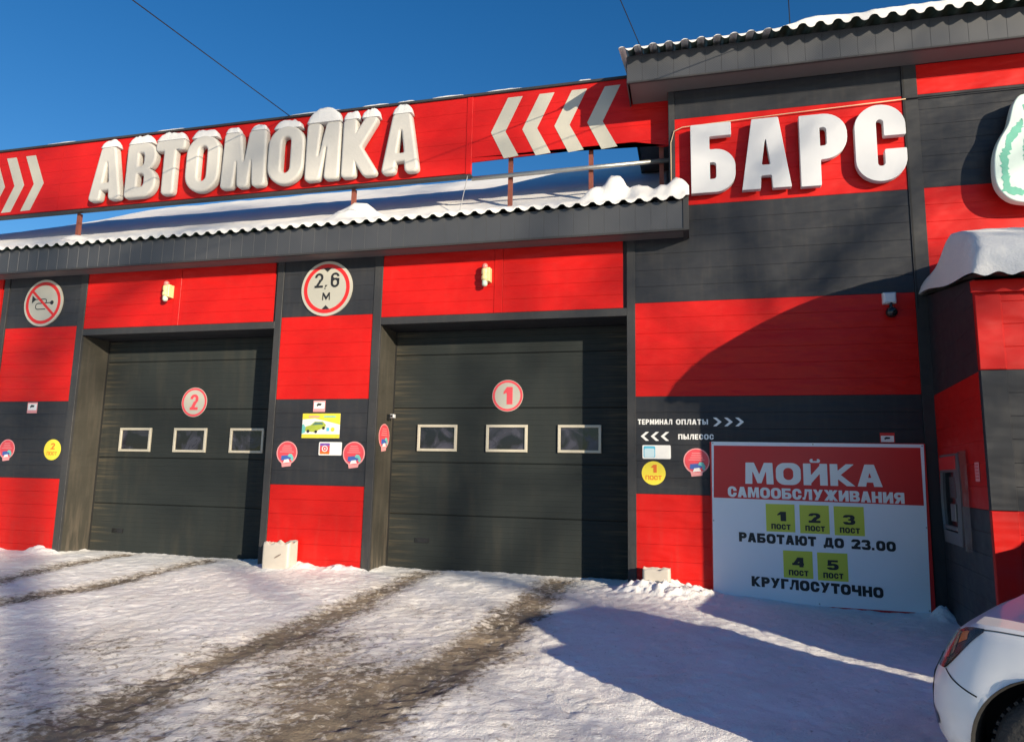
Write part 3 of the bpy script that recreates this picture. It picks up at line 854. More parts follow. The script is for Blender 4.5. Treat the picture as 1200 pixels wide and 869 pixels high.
# garage doors -------------------------------------------------------
def garage_door(x0, x1, dz, with_label=None):
    cx = (x0+x1)/2
    gd = put('garage_door', MB().box(x0+.002, x1-.002, DD+.04, DD+.06, -.06, OT), CORE, BLD)
    zs = [-.03, .757, 1.50, 2.29, 3.08, OT-.002]
    for a, b in zip(zs, zs[1:]):
        put('door_section', MB().box(x0+.004, x1-.004, DD, DD+.04, a+.007, b, .008), DOOR, gd)
    put('bottom_seal', MB().box(x0+.004, x1-.004, DD-.006, DD+.03, -.075, -.025), BLACKGAP, gd)
    for wx in (.41, 1.455, 2.495):
        a = x0+wx; b = a+.605; c0, c1 = 1.665+dz, 2.05+dz; t = .038
        mb = MB(); y0, y1 = DD-.032, DD+.002
        for q in ((a, b, c1-t, c1), (a, b, c0, c0+t), (a, a+t, c0+t, c1-t), (b-t, b, c0+t, c1-t)): mb.box(q[0], q[1], y0, y1, q[2], q[3], .004)
        wf = put('window_frame', mb, FRAMEW, gd)
        put('window_pane', MB().box(a+t-.004, b-t+.004, DD-.007, DD-.001, c0+t-.004, c1-t+.004), PANE, gd)
    for xs_ in ((x0+.001, x0+.018), (x1-.018, x1-.001)): put('side_seal', MB().box(xs_[0], xs_[1], DD-.020, DD-.001, -.05, OT-.004), BLACKGAP, gd)
    hx = x0+.435
    mb = MB(); h0, h1 = .365+dz, .432+dz
    for q in ((hx, hx+.205, h1-.012, h1), (hx, hx+.205, h0, h0+.012), (hx, hx+.014, h0+.012, h1-.012), (hx+.191, hx+.205, h0+.012, h1-.012)): mb.box(q[0], q[1], DD-.016, DD+.002, q[2], q[3])
    mb.box(hx+.014, hx+.191, DD-.004, DD-.001, h0+.012, h1-.012)
    put('handle', mb, BLACKPL, gd)
    return gd
for i, (x0, x1) in enumerate(OPEN): garage_door(x0, x1, (0, -.062, -.06)[i])

# canopy -------------------------------------------------------------
CY, CZ0, CZ1 = -.36, 4.435, 4.835
def corr(xs, z, amp, per=.2): return z+amp*np.clip(np.cos(2*np.pi*xs/per)*1.25+.25, -.55, 1.0)
def fascia(x0, x1, y, z0, z1, pitch=.2, slope=0.0):
    n = int(round((x1-x0)/pitch)); src = None
    for k in range(n):
        a = x0+(x1-x0)*k/n; b = x0+(x1-x0)*(k+1)/n
        if src is None:
            mb = MB()
            P = [[(a, y+.003, z), (a+.003, y, z), (b-.002, y-.0003, z), (b-.0006, y+.0016, z), (b, y+.003, z)] for z in (z0, z1)]
            mb.quadgrid(P); src = put('fascia_panel', mb, FASCIA, BLD); s0 = wloc(src).copy(); a0 = a
        else: copy_shared(src, (s0.x+a-a0, s0.y, s0.z), BLD)
fascia(-16.6, -.06, CY, CZ0+.028, CZ1-.002)
part('fascia_board', CORE, (-16.6, 0.0, CY+.014, CY+.05, CZ0+.03, CZ1-.04))
part('drip_trim', TRIM, (-16.6, .004, CY-.010, CY+.03, CZ0, CZ0+.030), c=.004)
part('corner_trim', TRIM, (-.06, .012, CY-.012, -.016, CZ0+.001, CZ1+.05), c=.0025)
part('soffit', SOFFIT, (-16.6, -.001, CY+.031, -.015, SOF, SOF+.012))
def ridge_drop(X, Y): return .40*sstep(-11.4, -15.5, X)*sstep(.6, 4, Y)
def roof_sheet(x0, x1, rows, amp=.034, drop=False):
    xs = np.arange(x0, x1+.001, .02)
    P = [[(x, y, corr(x, z, amp)-(float(ridge_drop(np.array(x), np.array(y*1.)))+.05 if drop else 0)) for x in xs] for y, z in rows]
    return MB().quadgrid(P)
RS = .55
put('roof_sheet', roof_sheet(-16.9, .03, [(CY-.07, CZ1+.002), (-.018, CZ1+.002+(.36+.052)*RS*.55)]), SHEET, BLD, smooth=False, fix=False)
put('roof_sheet', roof_sheet(-16.9, -.26, [(-.02, CZ1+.12), (1, CZ1+.13+RS), (2, CZ1+.13+2*RS), (3, CZ1+.13+3*RS), (4.0, CZ1+.13+4*RS), (8.5, CZ1+.13-.4*RS)], drop=True), SHEET, BLD, smooth=False, fix=False)
# tower eave
TY, TZ0, TZ1 = -.41, 6.48, 6.865
fascia(-.75, 6.85, TY, TZ0+.026, TZ1)
part('fascia_board', CORE, (-.75, 6.85, TY+.014, TY+.05, TZ0+.028, TZ1-.04))
part('drip_trim', TRIM, (-.752, 6.85, TY-.006, TY+.03, TZ0, TZ0+.026), c=.004)
part('end_fascia', FASCIA, (-.757, -.742, TY+.03, 6.8, TZ0+.002, TZ1+.002))
part('soffit', SOFFIT, (-.72, 6.85, TY+.031, -.02, TZ0+.035, TZ0+.047))
part('soffit', SOFFIT, (-.72, -.24, -.019, 6.8, TZ0+.036, TZ0+.048))
put('roof_sheet', roof_sheet(-.84, 6.9, [(TY-.20, TZ1-.022), (3.0, TZ1-.022+3.6*.3), (7, TZ1+.05)], .042), SHEET, BLD, fix=False)

# ------------------------------------------------------------------ snow on the roofs
def snow_sheet(name, xs, ys, base, thick, label, skirt=True):
    X, Y = np.meshgrid(xs, ys, indexing='ij')
    zb = base(X, Y); t = thick(X, Y)
    zt = zb+t
    nx, ny = X.shape
    co = np.stack([X, Y, zt], -1).reshape(-1, 3)
    cb = np.stack([X, Y, zb+.002], -1).reshape(-1, 3)
    idx = np.arange(nx*ny).reshape(nx, ny)
    q = np.stack([idx[:-1, :-1], idx[1:, :-1], idx[1:, 1:], idx[:-1, 1:]], -1).reshape(-1, 4)
    fs = q.tolist(); n = nx*ny
    for line in (idx[:, 0], idx[::-1, -1], idx[0, ::-1], idx[-1, :]):
        for a, b in zip(line, line[1:]): fs.append([int(a), int(a)+n, int(b)+n, int(b)])
    me = bpy.data.meshes.new(name); me.from_pydata(np.concatenate([co, cb]).tolist(), [], fs); me.update()
    o = put(name, me, SNOW, None, smooth=True, fix=False)
    o['kind'] = 'stuff'; o['label'] = label; o['category'] = 'snow'
    return o
def dense(a, b, first, grow=1.12, mx=.09):
    v = [a]; s = first
    while v[-1] < b: v.append(v[-1]+s); s = min(mx, s*grow)
    v[-1] = b; return np.array(v)
def cbase(X, Y):
    lo = CZ1+.002+(Y-CY+.07)*RS*.55; hi = CZ1+.125+Y*RS
    z = np.where(Y < -.02, lo, np.where(Y < 4, hi, CZ1+.125+4*RS-(Y-4)*RS))
    return z-ridge_drop(X, Y)+.034*np.clip(np.cos(2*np.pi*X/.2)*1.25+.25, -.55, 1)*sstep(.5, 0, Y)
LUMPS = [(-10.15, .12, .20, .10), (-5.0, .12, .30, .16), (-4.75, .2, .22, .12), (-1.15, -.22, .20, .14), (-.92, -.18, .13, .20), (-.55, -.2, .18, .10), (-.25, -.24, .14, .13), (-.08, -.26, .12, .16), (-.75, -.05, .2, .1)]
def cthick(X, Y):
    e = np.clip((Y-(CY-.075-.03*fbm(X, X*0, 3, 3.)))/.13, 0, 1)
    th = .050+.04*(fbm(X, Y, 3, .8)-.5)+.03*(fbm(X, Y, 4, 4.)-.5)
    th = th*np.sqrt(np.clip(e*(2-e), 0, 1))
    th = th+.10*sstep(.2, 1.5, Y)
    for x, y, r_, h_ in LUMPS:
        th = th+h_*np.exp(-(((X-x)**2+(Y-y)**2)/r_**2)**1.5)*(.8+.6*fbm(X, Y, 3, 11.))
    th = th+.05*sstep(-1.6, -.6, X)*np.clip(fbm(X, Y, 3, 6.)-.4, 0, 1)*sstep(.4, -.1, Y)*2
    gaps = sstep(.60, .72, fbm(X+3, Y*0, 2, 1.3))*sstep(-.25, -.36, Y)
    hump = .034*np.clip(np.cos(2*np.pi*X/.2)*1.25+.25, -.55, 1)*sstep(.5, 0, Y)
    return np.maximum(th*(1-.8*gaps)+(.026-hump)*(.35+.65*e), -.004)
snow_sheet('roof_snow', np.arange(-16.9, .031, .04), dense(CY-.075, -.021, .012, 1.2, .05), cbase, cthick, 'rounded snow along the front eave of the low hall roof')
snow_sheet('roof_snow', np.arange(-16.9, -.249, .06), np.concatenate([dense(-.019, 4.0, .05, 1.1, .12), np.arange(4.2, 8.5, .4)]), cbase, cthick, 'deep snow field on the low hall roof behind the sign')
def tbase(X, Y):
    z = TZ1-.022+(np.minimum(Y, 3)-TY+.20)*.3-np.clip(Y-3, 0, 9)*.25
    return z+.042*np.clip(np.cos(2*np.pi*X/.2)*1.25+.25, -.55, 1)
def tthick(X, Y):
    e = np.clip((Y-(TY-.215-.03*fbm(X, X*0, 2, 2.)))/.12, 0, 1)
    amt = sstep(.75, 1.7, X+.6*(fbm(X, X*0, 2, 1.3)-.5))
    level = .022+.105*amt+.06*(fbm(X, Y, 3, 3.)-.5)*amt+.02*(fbm(X, Y, 3, 8.)-.5)
    hump = .042*np.clip(np.cos(2*np.pi*X/.2)*1.25+.25, -.55, 1)
    return np.maximum(level*np.sqrt(np.clip(e*(2-e), 0, 1))*(.4+.6*amt)-hump*(1-.25*(1-e)*amt)+.006, -.008)
snow_sheet('roof_snow', np.arange(-.84, 6.9, .025), dense(TY-.205, 7, .015, 1.25, .3), tbase, tthick, 'thin snow in the corrugations of the tall block eave')

# ------------------------------------------------------------------ payment booth
BA, BB, BE = (2.742, -.018), (2.52, -2.05), (7.2, -2.05)
BTH = empty('payment_booth', (4.5, -1.2, -.2), 'small red and grey booth with thick snow roof at the right', 'booth')
bz = (-.28, 1.125, 2.36, 3.19)
def lerp2(a, b, t): return (a[0]+(b[0]-a[0])*t, a[1]+(b[1]-a[1])*t)
sd = Vector((BB[0]-BA[0], BB[1]-BA[1])); sl_len = sd.length; sdn = sd/sl_len
def side_pt(s, out=0.0):
    """s metres from the facade along the booth's left wall"""
    return (BA[0]+sdn.x*s-.994*out, BA[1]+sdn.y*s+.107*out)
for k, (ms, mf) in enumerate(((GREY, RED), (RED, GREY), (GREY, RED))):
    zone(side_pt(.0), side_pt(sl_len-.02), bz[k], bz[k+1], ms, BTH)
    zone((BB[0]+.20, BB[1]), BE, bz[k], bz[k+1], mf, BTH)
    mb = MB().box(BB[0]-.012, BB[0]+.198, BB[1]-.012, BB[1]+.03, bz[k]+.002, bz[k+1]-.002, .006)
    put('corner_trim', mb, mf, BTH)
mb = MB()
pts = [(BA[0]+.035, -.02), (BB[0]+.035, BB[1]+.035), (7.15, BB[1]+.035), (7.15, -.02)]
top = [3.53, 3.15, 3.15, 3.53]
mb.v = [(x, y, -.3) for x, y in pts]+[(x, y, z) for (x, y), z in zip(pts, top)]
mb.f = [(0, 1, 2, 3), (7, 6, 5, 4)]+[(i, (i+1) % 4, (i+1) % 4+4, i+4) for i in range(4)]
put('wall_core', mb, CORE, BTH)
# wedge that closes the wall under the sloping roof
a0 = side_pt(.0, -.001); a1 = side_pt(sl_len-.02, -.001)
mb = MB(); mb.v = [(a0[0], a0[1], bz[3]+.001), (a1[0], a1[1], bz[3]+.001), (a1[0], a1[1], bz[3]+.012), (a0[0], a0[1], 3.55)]
mb.v += [(x+.02, y, z) for x, y, z in mb.v]
mb.f = [(0, 1, 2, 3), (7, 6, 5, 4)]+[(i, (i+1) % 4, (i+1) % 4+4, i+4) for i in range(4)]
put('gable_infill', mb, GREY, BTH)
# roof sheet: rows follow the skewed left edge
def bleft(y): return 2.742+.107*y-.07
def broof(y): return 3.575+.175*y
P = []
nx = 230
for y in (-2.30, -1.5, -.8, -.02):
    x0 = bleft(y); P.append([(x0+(7.3-x0)*i/nx, y, broof(y)+.018*math.cos(2*math.pi*(x0+(7.3-x0)*i/nx)/.2)) for i in range(nx+1)])
put('roof_sheet', MB().quadgrid(P), SHEET, BTH, fix=False)
put('eave_trim', MB().box(2.47, 7.2, -2.105, -2.085, 3.06, 3.165), RED, BTH)
def booth_snow():
    ss = np.concatenate([np.linspace(0, 1.4, 48), np.linspace(1.45, 4.6, 50)])
    ys = np.concatenate([np.linspace(-2.34, -1.9, 22), np.linspace(-1.86, -.02, 40)])
    S, Y = np.meshgrid(ss, ys, indexing='ij')
    X = bleft(Y)-.02+S
    wav = .018*np.cos(2*np.pi*X/.2); zb = broof(Y)+wav
    topz = np.interp(Y, [-2.34, -2.28, -2.15, -2.0, -1.5, -1.0, -.4, 0], [3.25, 3.42, 3.56, 3.66, 3.84, 3.97, 4.04, 4.05])
    t = topz-(broof(Y))
    ramp = .14+.62*sstep(-1.3, 0, Y)
    e = np.clip(S/ramp, 0, 1)
    t = t*np.clip(e*(2-e), 0, 1)**.62
    t = t+(.05*(fbm(X, Y, 3, 1.6)-.5)+.02*(fbm(X, Y*3, 3, 5)-.5)-.016*np.sin(Y*13+X*.6))*sstep(0, .5, S)*sstep(-2.3, -2.0, Y)
    edge = sstep(-2.1, -2.34, Y)
    zb = zb-edge*.022*(fbm(X, Y*0, 3, 7.))
    Y2 = Y-edge*.05*(fbm(X, X*0, 2, 4.)-.3)
    t = np.maximum(t-wav*np.clip(t/.15, 0, 1)*.9, .004)
    nx, ny = X.shape; n = nx*ny
    co = np.stack([X, Y2, zb+t], -1).reshape(-1, 3); cb = np.stack([X, Y2, zb+.003], -1).reshape(-1, 3)
    idx = np.arange(n).reshape(nx, ny)
    fs = np.stack([idx[:-1, :-1], idx[1:, :-1], idx[1:, 1:], idx[:-1, 1:]], -1).reshape(-1, 4).tolist()
    for line in (idx[:, 0], idx[::-1, -1], idx[0, ::-1], idx[-1, :]):
        for a, b in zip(line, line[1:]): fs.append([int(a), int(a)+n, int(b)+n, int(b)])
    me = bpy.data.meshes.new('roof_snow'); me.from_pydata(np.concatenate([co, cb]).tolist(), [], fs); me.update()
    o = put('roof_snow', me, SNOW, None, smooth=True, fix=False)
    o['kind'] = 'stuff'; o['label'] = 'thick rounded snow heap on the booth roof'; o['category'] = 'snow'
booth_snow()

# payment terminal in the booth's left wall; built facing -y, then turned
PHI = math.atan2(-.994, -.107)
def side_thing(name, s, z, label, cat):
    p = side_pt(s, .002); return empty(name, (p[0], p[1], z), label, cat)
PT = side_thing('payment_terminal', .15, .72, 'payment terminal with bowed metal frame in the booth side wall', 'terminal')
c = wloc(PT)
def tput(name, mb, m, parent=PT):
    mb.v = [(x+c.x, y+c.y, z+c.z) for x, y, z in mb.v]
    return put(name, mb, m, parent)
n = 14
def bow(t): return .055*math.sin(math.pi*t)
outer = [(.03-bow(k/n)*.8, .94*k/n) for k in range(n+1)]+[(.82+bow(k/n), .94*k/n) for k in range(n, -1, -1)]
inner = [(.085-bow(k/n)*.8, .13+.62*k/n) for k in range(n+1)]+[(.745+bow(k/n), .13+.62*k/n) for k in range(n, -1, -1)]
mb = MB(); o_ = 0; N2 = len(outer)
for pts_, y in ((outer, .0), (outer, -.018), (inner, -.034), (inner, -.006)):
    mb.v += [(x, y, z) for x, z in pts_]
for k in range(3):
    for i in range(N2):
        j = (i+1) % N2; mb.f.append((k*N2+i, k*N2+j, (k+1)*N2+j, (k+1)*N2+i))
tput('frame', mb, ALU)
tput('screen', MB().box(.04, .80, -.009, -.003, .12, .76), SCREEN)
tput('keypad_shelf', MB().box(.14, .70, -.030, -.010, .145, .19, .006), ALU)
tput('bill_slot', MB().box(.42, .62, -.022, -.010, .24, .42, .006), ALU)
tput('display', MB().box(.40, .68, -.013, -.0095, .48, .70), mat('dim_display', (.05, .07, .07), .2))
tput('header', MB().box(.07, .79, -.036, -.020, .775, .915, .004), REDP)
mb = MB(); mb.v = []
P = [[(.84+.40*k/6, -.004-.07*math.sin(math.pi*k/12*1.2)*(1-k/9), z) for k in range(7)] for z in (-.02, .95)]
tput('wind_guard', MB().quadgrid(P), ACRYL)
PT.rotation_euler.z = PHI
NT = side_thing('paper_notice', 1.60, 1.375, 'small pink paper notice on the booth side wall', 'notice')
c = wloc(NT)
tput('sheet', MB().box(0, .145, -.004, -.002, 0, .175), PALEPINK, NT)
for k in range(5): tput('printed_line', MB().box(.02, .125, -.0052, -.0041, .025+.03*k, .037+.03*k), PINKRED, NT)
NT.rotation_euler.z = PHI

# ------------------------------------------------------------------ rooftop sign
SY = .20
SGN = empty('rooftop_sign', (-6, SY, 5.4), 'long red sign board over the low roof with white block letters', 'sign')
SZ0, SZ1 = 5.715, 6.915
for k in range(5):
    za = SZ0+(SZ1-SZ0)*k/5; zb = SZ0+(SZ1-SZ0)*(k+1)/5
    plank((-16.9, SY), (-10.6, SY), za, zb, SIGNRED, SGN, name='sign_plank')
    plank((-10.596, SY), (-3.165, SY), za, zb, SIGNRED, SGN, name='sign_plank')
    if k >= 1: plank((-3.07, SY), (-.24, SY), za, zb, SIGNRED, SGN, name='sign_plank')
flat('sign_plank', [(-3.07, 5.885), (-.70, 5.955), (-.30, 5.85), (-.24, 5.86), (-.24, SZ0+.239), (-3.07, SZ0+.239)], SY+.002, SIGNRED, SGN, .026)
put('joint_strip', MB().box(-3.163, -3.072, SY-.010, SY+.028, SZ0-.02, SZ1, .006), SIGNRED, SGN)
put('top_flashing', MB().box(-16.9, -.24, SY-.03, SY+.10, SZ1, SZ1+.035), TRIM, SGN)
put('bottom_flashing', MB().box(-16.9, -3.07, SY-.022, SY+.08, SZ0-.055, SZ0-.022), TRIM, SGN)
put('pipe', MB().tube([(-3.07, SY+.03, 5.640), (-.235, SY+.03, 5.655)], .032, 12), GALV, SGN, smooth=True)
for x in (-14.6, -10.2, -5.0, -2.50, -1.32, -.34):
    zt = SZ0-.055 if x < -3.2 else 5.99
    put('post', MB().box(x-.03, x+.03, SY+.075, SY+.135, 4.80+.06, zt), STEELRED, SGN)
put('back_rail', MB().box(-16.8, -.3, SY+.030, SY+.072, 6.4, 6.46), STEELRED, SGN)
put('stay_wire', MB().tube([(-3.12, SY-.02, SZ0-.05), (-3.16, -.02, 5.03)], .006, 5), GALV, SGN)
def chevron(base, dx, y, m, parent, name='chevron', th=.003):
    flat(name, [(x+dx, z) for x, z in base], y, m, parent, th)
RCH = [(-2.36, 5.915), (-2.565, 6.31), (-2.315, 6.835), (-2.535, 6.835), (-2.785, 6.315), (-2.58, 5.895)]
for k in range(4): chevron(RCH, .474*k, SY-.0035, CREAM, SGN)
LCH = [(-11.40, 5.765), (-11.19, 5.77), (-10.955, 6.25), (-11.205, 6.79), (-11.42, 6.79), (-11.17, 6.25)]
for k in range(4): chevron(LCH, -.43*k, SY-.0035, CREAM, SGN)
def shift_mesh(me, dx, dy, dz):
    n = len(me.vertices); co = np.empty(n*3, np.float32); me.vertices.foreach_get('co', co); co = co.reshape(-1, 3)+np.array([dx, dy, dz], np.float32)
    me.vertices.foreach_set('co', co.ravel()); me.update(); return me
def big_letter(ch, x0, x1, z0, hgt, y, t, h, depth, bevel, m, parent, N_=56):
    w_ = (x1-x0)/hgt
    big = bevel > .01
    lp = [q*hgt for q in gcont(ch, w_, t, h, N_, bevel/hgt if big else 0)]
    if big: lp = [q for q in lp if len(q) > 4 and np.ptp(q[:, 0]) > .02]
    me = loops_mesh(lp, depth/2-bevel, bevel, 3, grow=big)
    return put('letter', shift_mesh(me, x0, y, z0), m, parent, fix=False)
def snow_cap(x0, x1, z, hh, y0, y1, parent, seed):
    nx, ny = 22, 9; P = []
    for i in range(nx+1):
        row = []
        u = i/nx; s = 2*u-1
        for j in range(ny+1):
            v = j/ny; r_ = 2*v-1
            f = max(0, 1-abs(s)**3.2)**.5*max(0, 1-abs(r_)**3.5)**.5
            nz = float(fbm(np.array(u*3+seed), np.array(v*2+seed*1.7), 3, 2.))-.5
            row.append((x0+(x1-x0)*u, y0+(y1-y0)*v, z+hh*f*(1+.5*nz)))
        P.append(row)
    mb = MB().quadgrid(P)
    k = len(mb.v)
    mb.v += [(x0, y0, z-.004), (x1, y0, z-.004), (x1, y1, z-.004), (x0, y1, z-.004)]
    mb.f.append((k+3, k+2, k+1, k))
    return put('snow_cap', mb, SNOW, parent, smooth=True, fix=False)
ROW = [('А', -9.84, -9.17, [(.27, .77)]), ('В', -9.11, -8.50, [(.03, .80)]), ('Т', -8.55, -7.97, [(.03, .97)]), ('О', -7.94, -7.30, [(.14, .88)]),
       ('М', -7.26, -6.44, [(.06, .36), (.62, .95)]), ('О', -6.42, -5.78, [(.14, .88)]), ('Й', -5.75, -5.16, [(.02, .98)]), ('К', -5.13, -4.50, [(.02, .42), (.50, .95)]), ('А', -4.47, -3.85, [(.27, .76)])]
LZ, LH = 5.765, .955
for i, (ch, x0, x1, caps) in enumerate(ROW):
    lt = big_letter(ch, x0, x1, LZ, LH, SY-.070, .255, .19, .135, .036, LETTER, SGN)
    for q, (a, b) in enumerate(caps):
        zt = LZ+LH-(.035 if ch in 'О' else .012)
        hh = (.15 if ch != 'М' else .11)
        if ch == 'Й': zt = LZ+LH*.985; hh = .245
        snow_cap(x0+(x1-x0)*a, x0+(x1-x0)*b, zt, hh, SY-(.152 if ch == 'Й' else .135), SY-.004, lt, i+q*.37)
for x0, x1 in ((-15.4, -14.6), (-11.0, -10.3), (-8.7, -8.1), (-6.2, -5.2), (-4.9, -4.4), (-4.3, -4.0), (-3.75, -3.2), (-2.9, -2.3), (-1.5, -1.3)):
    snow_cap(x0, x1, SZ1+.036, .035, SY-.02, SY+.09, SGN, x0)

# ------------------------------------------------------------------ tower letters and emblem
NM = empty('name_sign', (1.3, 0, 5.0), 'four large flat white letters on the red band of the tall block', 'sign')
for ch, x0, x1, zz, hh in (('Б', .05, .605, 5.005, .945), ('А', .68, 1.275, 5.00, .95), ('Р', 1.385, 1.94, 4.985, .945), ('С', 2.025, 2.60, 4.99, .975)):
    lt = big_letter(ch, x0, x1, zz, hh, -.085, .252 if ch != 'А' else .285, .19, .085, .004, LETTER2, NM, 64)
    put('letter_stud', MB().tube([((x0+x1)/2-.16, -.044, zz+.3), ((x0+x1)/2-.16, -.002, zz+.3)], .012, 6), GALV, lt)
EMB = empty('emblem_sign', (4.05, 0, 4.55), 'pale rounded animal emblem with green brush marks beside the block letters', 'sign')
half = [(3.849, 5.874), (3.778, 5.863), (3.719, 5.777), (3.685, 5.663), (3.646, 5.5), (3.563, 5.377), (3.502, 5.245), (3.471, 5.103), (3.461, 4.901), (3.477, 4.774), (3.529, 4.668), (3.622, 4.58), (3.749, 4.546), (3.95, 4.53)]
right = [(8.22-x, z) for x, z in half[::-1]]
loop = np.array(half+right+[(4.26, 5.93), (4.11, 5.955), (3.96, 5.93)])
def smooth_loop(a, it=2):
    for _ in range(it):
        b = np.roll(a, -1, 0); a = np.stack([a*.75+b*.25, a*.25+b*.75], 1).reshape(-1, 2)
    return a
me = loops_mesh([smooth_loop(loop)], .045, .012, 2)
put('light_box', shift_mesh(me, 0, -.185, 0), MINTP, EMB, fix=False)
put('standoff', MB().box(3.8, 4.4, -.13, -.002, 4.9, 5.5), LSIDE, EMB)
def jag(pts, amp, seed):
    """give a brush-stroke polygon a furry, uneven edge"""
    rnd = random.Random(seed); out = []
    n = len(pts)
    for i in range(n):
        a, b = pts[i], pts[(i+1) % n]
        L_ = math.hypot(b[0]-a[0], b[1]-a[1]); t = 0
        nx_, nz_ = (b[1]-a[1])/L_, -(b[0]-a[0])/L_
        while t < L_:
            s = rnd.choice((-.5, -.2, .3, .6, 1))*amp*rnd.uniform(.5, 1)
            out.append((a[0]+(b[0]-a[0])*t/L_+nx_*s, a[1]+(b[1]-a[1])*t/L_+nz_*s))
            t += rnd.uniform(.010, .042)
    return out
EY = -.2435
for i, q in enumerate(([(3.54, 5.12), (3.545, 4.86), (3.535, 4.70), (3.72, 4.63), (3.80, 4.67), (3.62, 4.75), (3.605, 4.90), (3.61, 5.10), (3.67, 5.30), (3.79, 5.46), (3.785, 5.57), (3.66, 5.42)],
                      [(3.78, 5.28), (3.77, 5.10), (3.82, 4.92), (3.84, 5.08), (3.90, 5.2), (3.87, 5.36), (3.84, 5.45)],
                      [(3.80, 5.72), (3.83, 5.64), (3.95, 5.60), (3.95, 5.64), (3.86, 5.68), (3.83, 5.74)],
                      [(4.55, 5.3), (4.60, 4.8), (4.45, 4.66), (4.66, 4.7), (4.68, 5.1)])):
    me = loops_mesh([np.array(jag(q, .022, i))], .001)
    put('brush_mark', shift_mesh(me, 0, EY, 0), GREENP, EMB, fix=False)
me = loops_mesh([np.array([(3.84, 5.76), (3.89, 5.735), (3.96, 5.74), (3.96, 5.79), (3.87, 5.80)])], .001)
put('dark_mark', shift_mesh(me, 0, EY, 0), BLACKP, EMB, fix=False)

# ------------------------------------------------------------------ wall lettering, signs, stickers
YS = -.003                                   # printed things lie on the cladding
T1 = empty('wall_lettering', (-.2, 0, 2.0), 'white payment terminal lettering with chevrons pointing right', 'lettering')
text('lettering', 'ТЕРМИНАЛ', -.665, -.235, 2.018, 2.085, YS, WHITEP, T1, w=.78, t=.25, h=.2, gap=.14)
text('lettering', 'ОПЛАТЫ', -.19, .20, 2.018, 2.085, YS, WHITEP, T1, w=.78, t=.25, h=.2, gap=.14)
for k in range(3): text('chevron', '>', .26+.132*k, .26+.132*k+.105, 1.998, 2.106, YS, WHITEP, T1, w=.9)
T2 = empty('wall_lettering', (-.2, 0, 1.82), 'white vacuum lettering with chevrons pointing left', 'lettering')
for k in range(3): text('chevron', '<', -.63+.125*k, -.63+.125*k+.105, 1.812, 1.925, YS, WHITEP, T2, w=.9)
text('lettering', 'ПЫЛЕСОС', -.165, .265, 1.832, 1.898, YS, WHITEP, T2, w=.78, t=.25, h=.2, gap=.14)

BRD = empty('price_board', (1.4, -.03, -.12), 'large white information board with red header leaning at the wall foot', 'board')
BY = -.055
put('frame', MB().box(.215, 2.605, BY+.006, -.016, -.125, 1.80), REDP, BRD)
put('white_panel', MB().prism([(.222, -.075), (2.555, -.085), (2.59, 1.79), (.235, 1.805)], BY, BY+.005), mat('board_white', (.82, .83, .86), .42, var=.04, vscale=1.5), BRD)
flat('red_header', [(.248, 1.125), (2.552, 1.095), (2.552, 1.752), (.262, 1.757)], BY-.0015, REDP, BRD)
for sx, sz in ((.25, 1.785), (1.4, 1.780), (2.572, 1.772), (.24, .85), (2.565, .85), (.24, -.05), (1.4, -.055), (2.54, -.06)): put('screw', MB().disc(sx, sz, .009, BY-.004, BY-.0002, 8), GALV, BRD)
text('lettering', 'МОЙКА', .62, 2.135, 1.30, 1.555, BY-.0035, WHITEP, BRD, w=.95, t=.30, h=.22, gap=.10, N_=48, sh=-.005)
text('lettering', 'САМООБСЛУЖИВАНИЯ', .415, 2.355, 1.140, 1.265, BY-.0035, WHITEP, BRD, w=.80, t=.28, h=.22, gap=.08, N_=36, sh=-.03)
def post_square(x0, x1, z0, z1, d):
    sq = flat('yellow_square', rect(x0, x1, z0, z1), BY-.0015, LIMEP, BRD)
    cx = (x0+x1)/2
    text('digit', d, cx-.065 if d != '1' else cx-.045, cx+.065, z0+.125, z0+.235, BY-.0032, BLACKP, BRD, w=.85, t=.30, h=.21, N_=40)
    text('small_lettering', 'ПОСТ', cx-.105, cx+.110, z0+.030, z0+.092, BY-.0032, BLACKP, BRD, w=.80, t=.27, h=.22, gap=.10, sh=-.004)
for x0, x1, z0, z1, d in ((.845, 1.168, .745, 1.068, '1'), (1.222, 1.545, .738, 1.066, '2'), (1.597, 1.920, .730, 1.062, '3'), (1.022, 1.345, .222, .532, '4'), (1.395, 1.722, .210, .526, '5')):
    post_square(x0, x1, z0, z1, d)
text('lettering', 'РАБОТАЮТ ДО 23.00', .53, 2.235, .615, .725, BY-.003, BLACKP, BRD, w=.92, t=.32, h=.25, gap=.10, N_=36, sh=-.045)
text('lettering', 'КРУГЛОСУТОЧНО', .66, 2.08, .105, .220, BY-.003, BLACKP, BRD, w=.92, t=.32, h=.25, gap=.10, N_=36, sh=-.055)

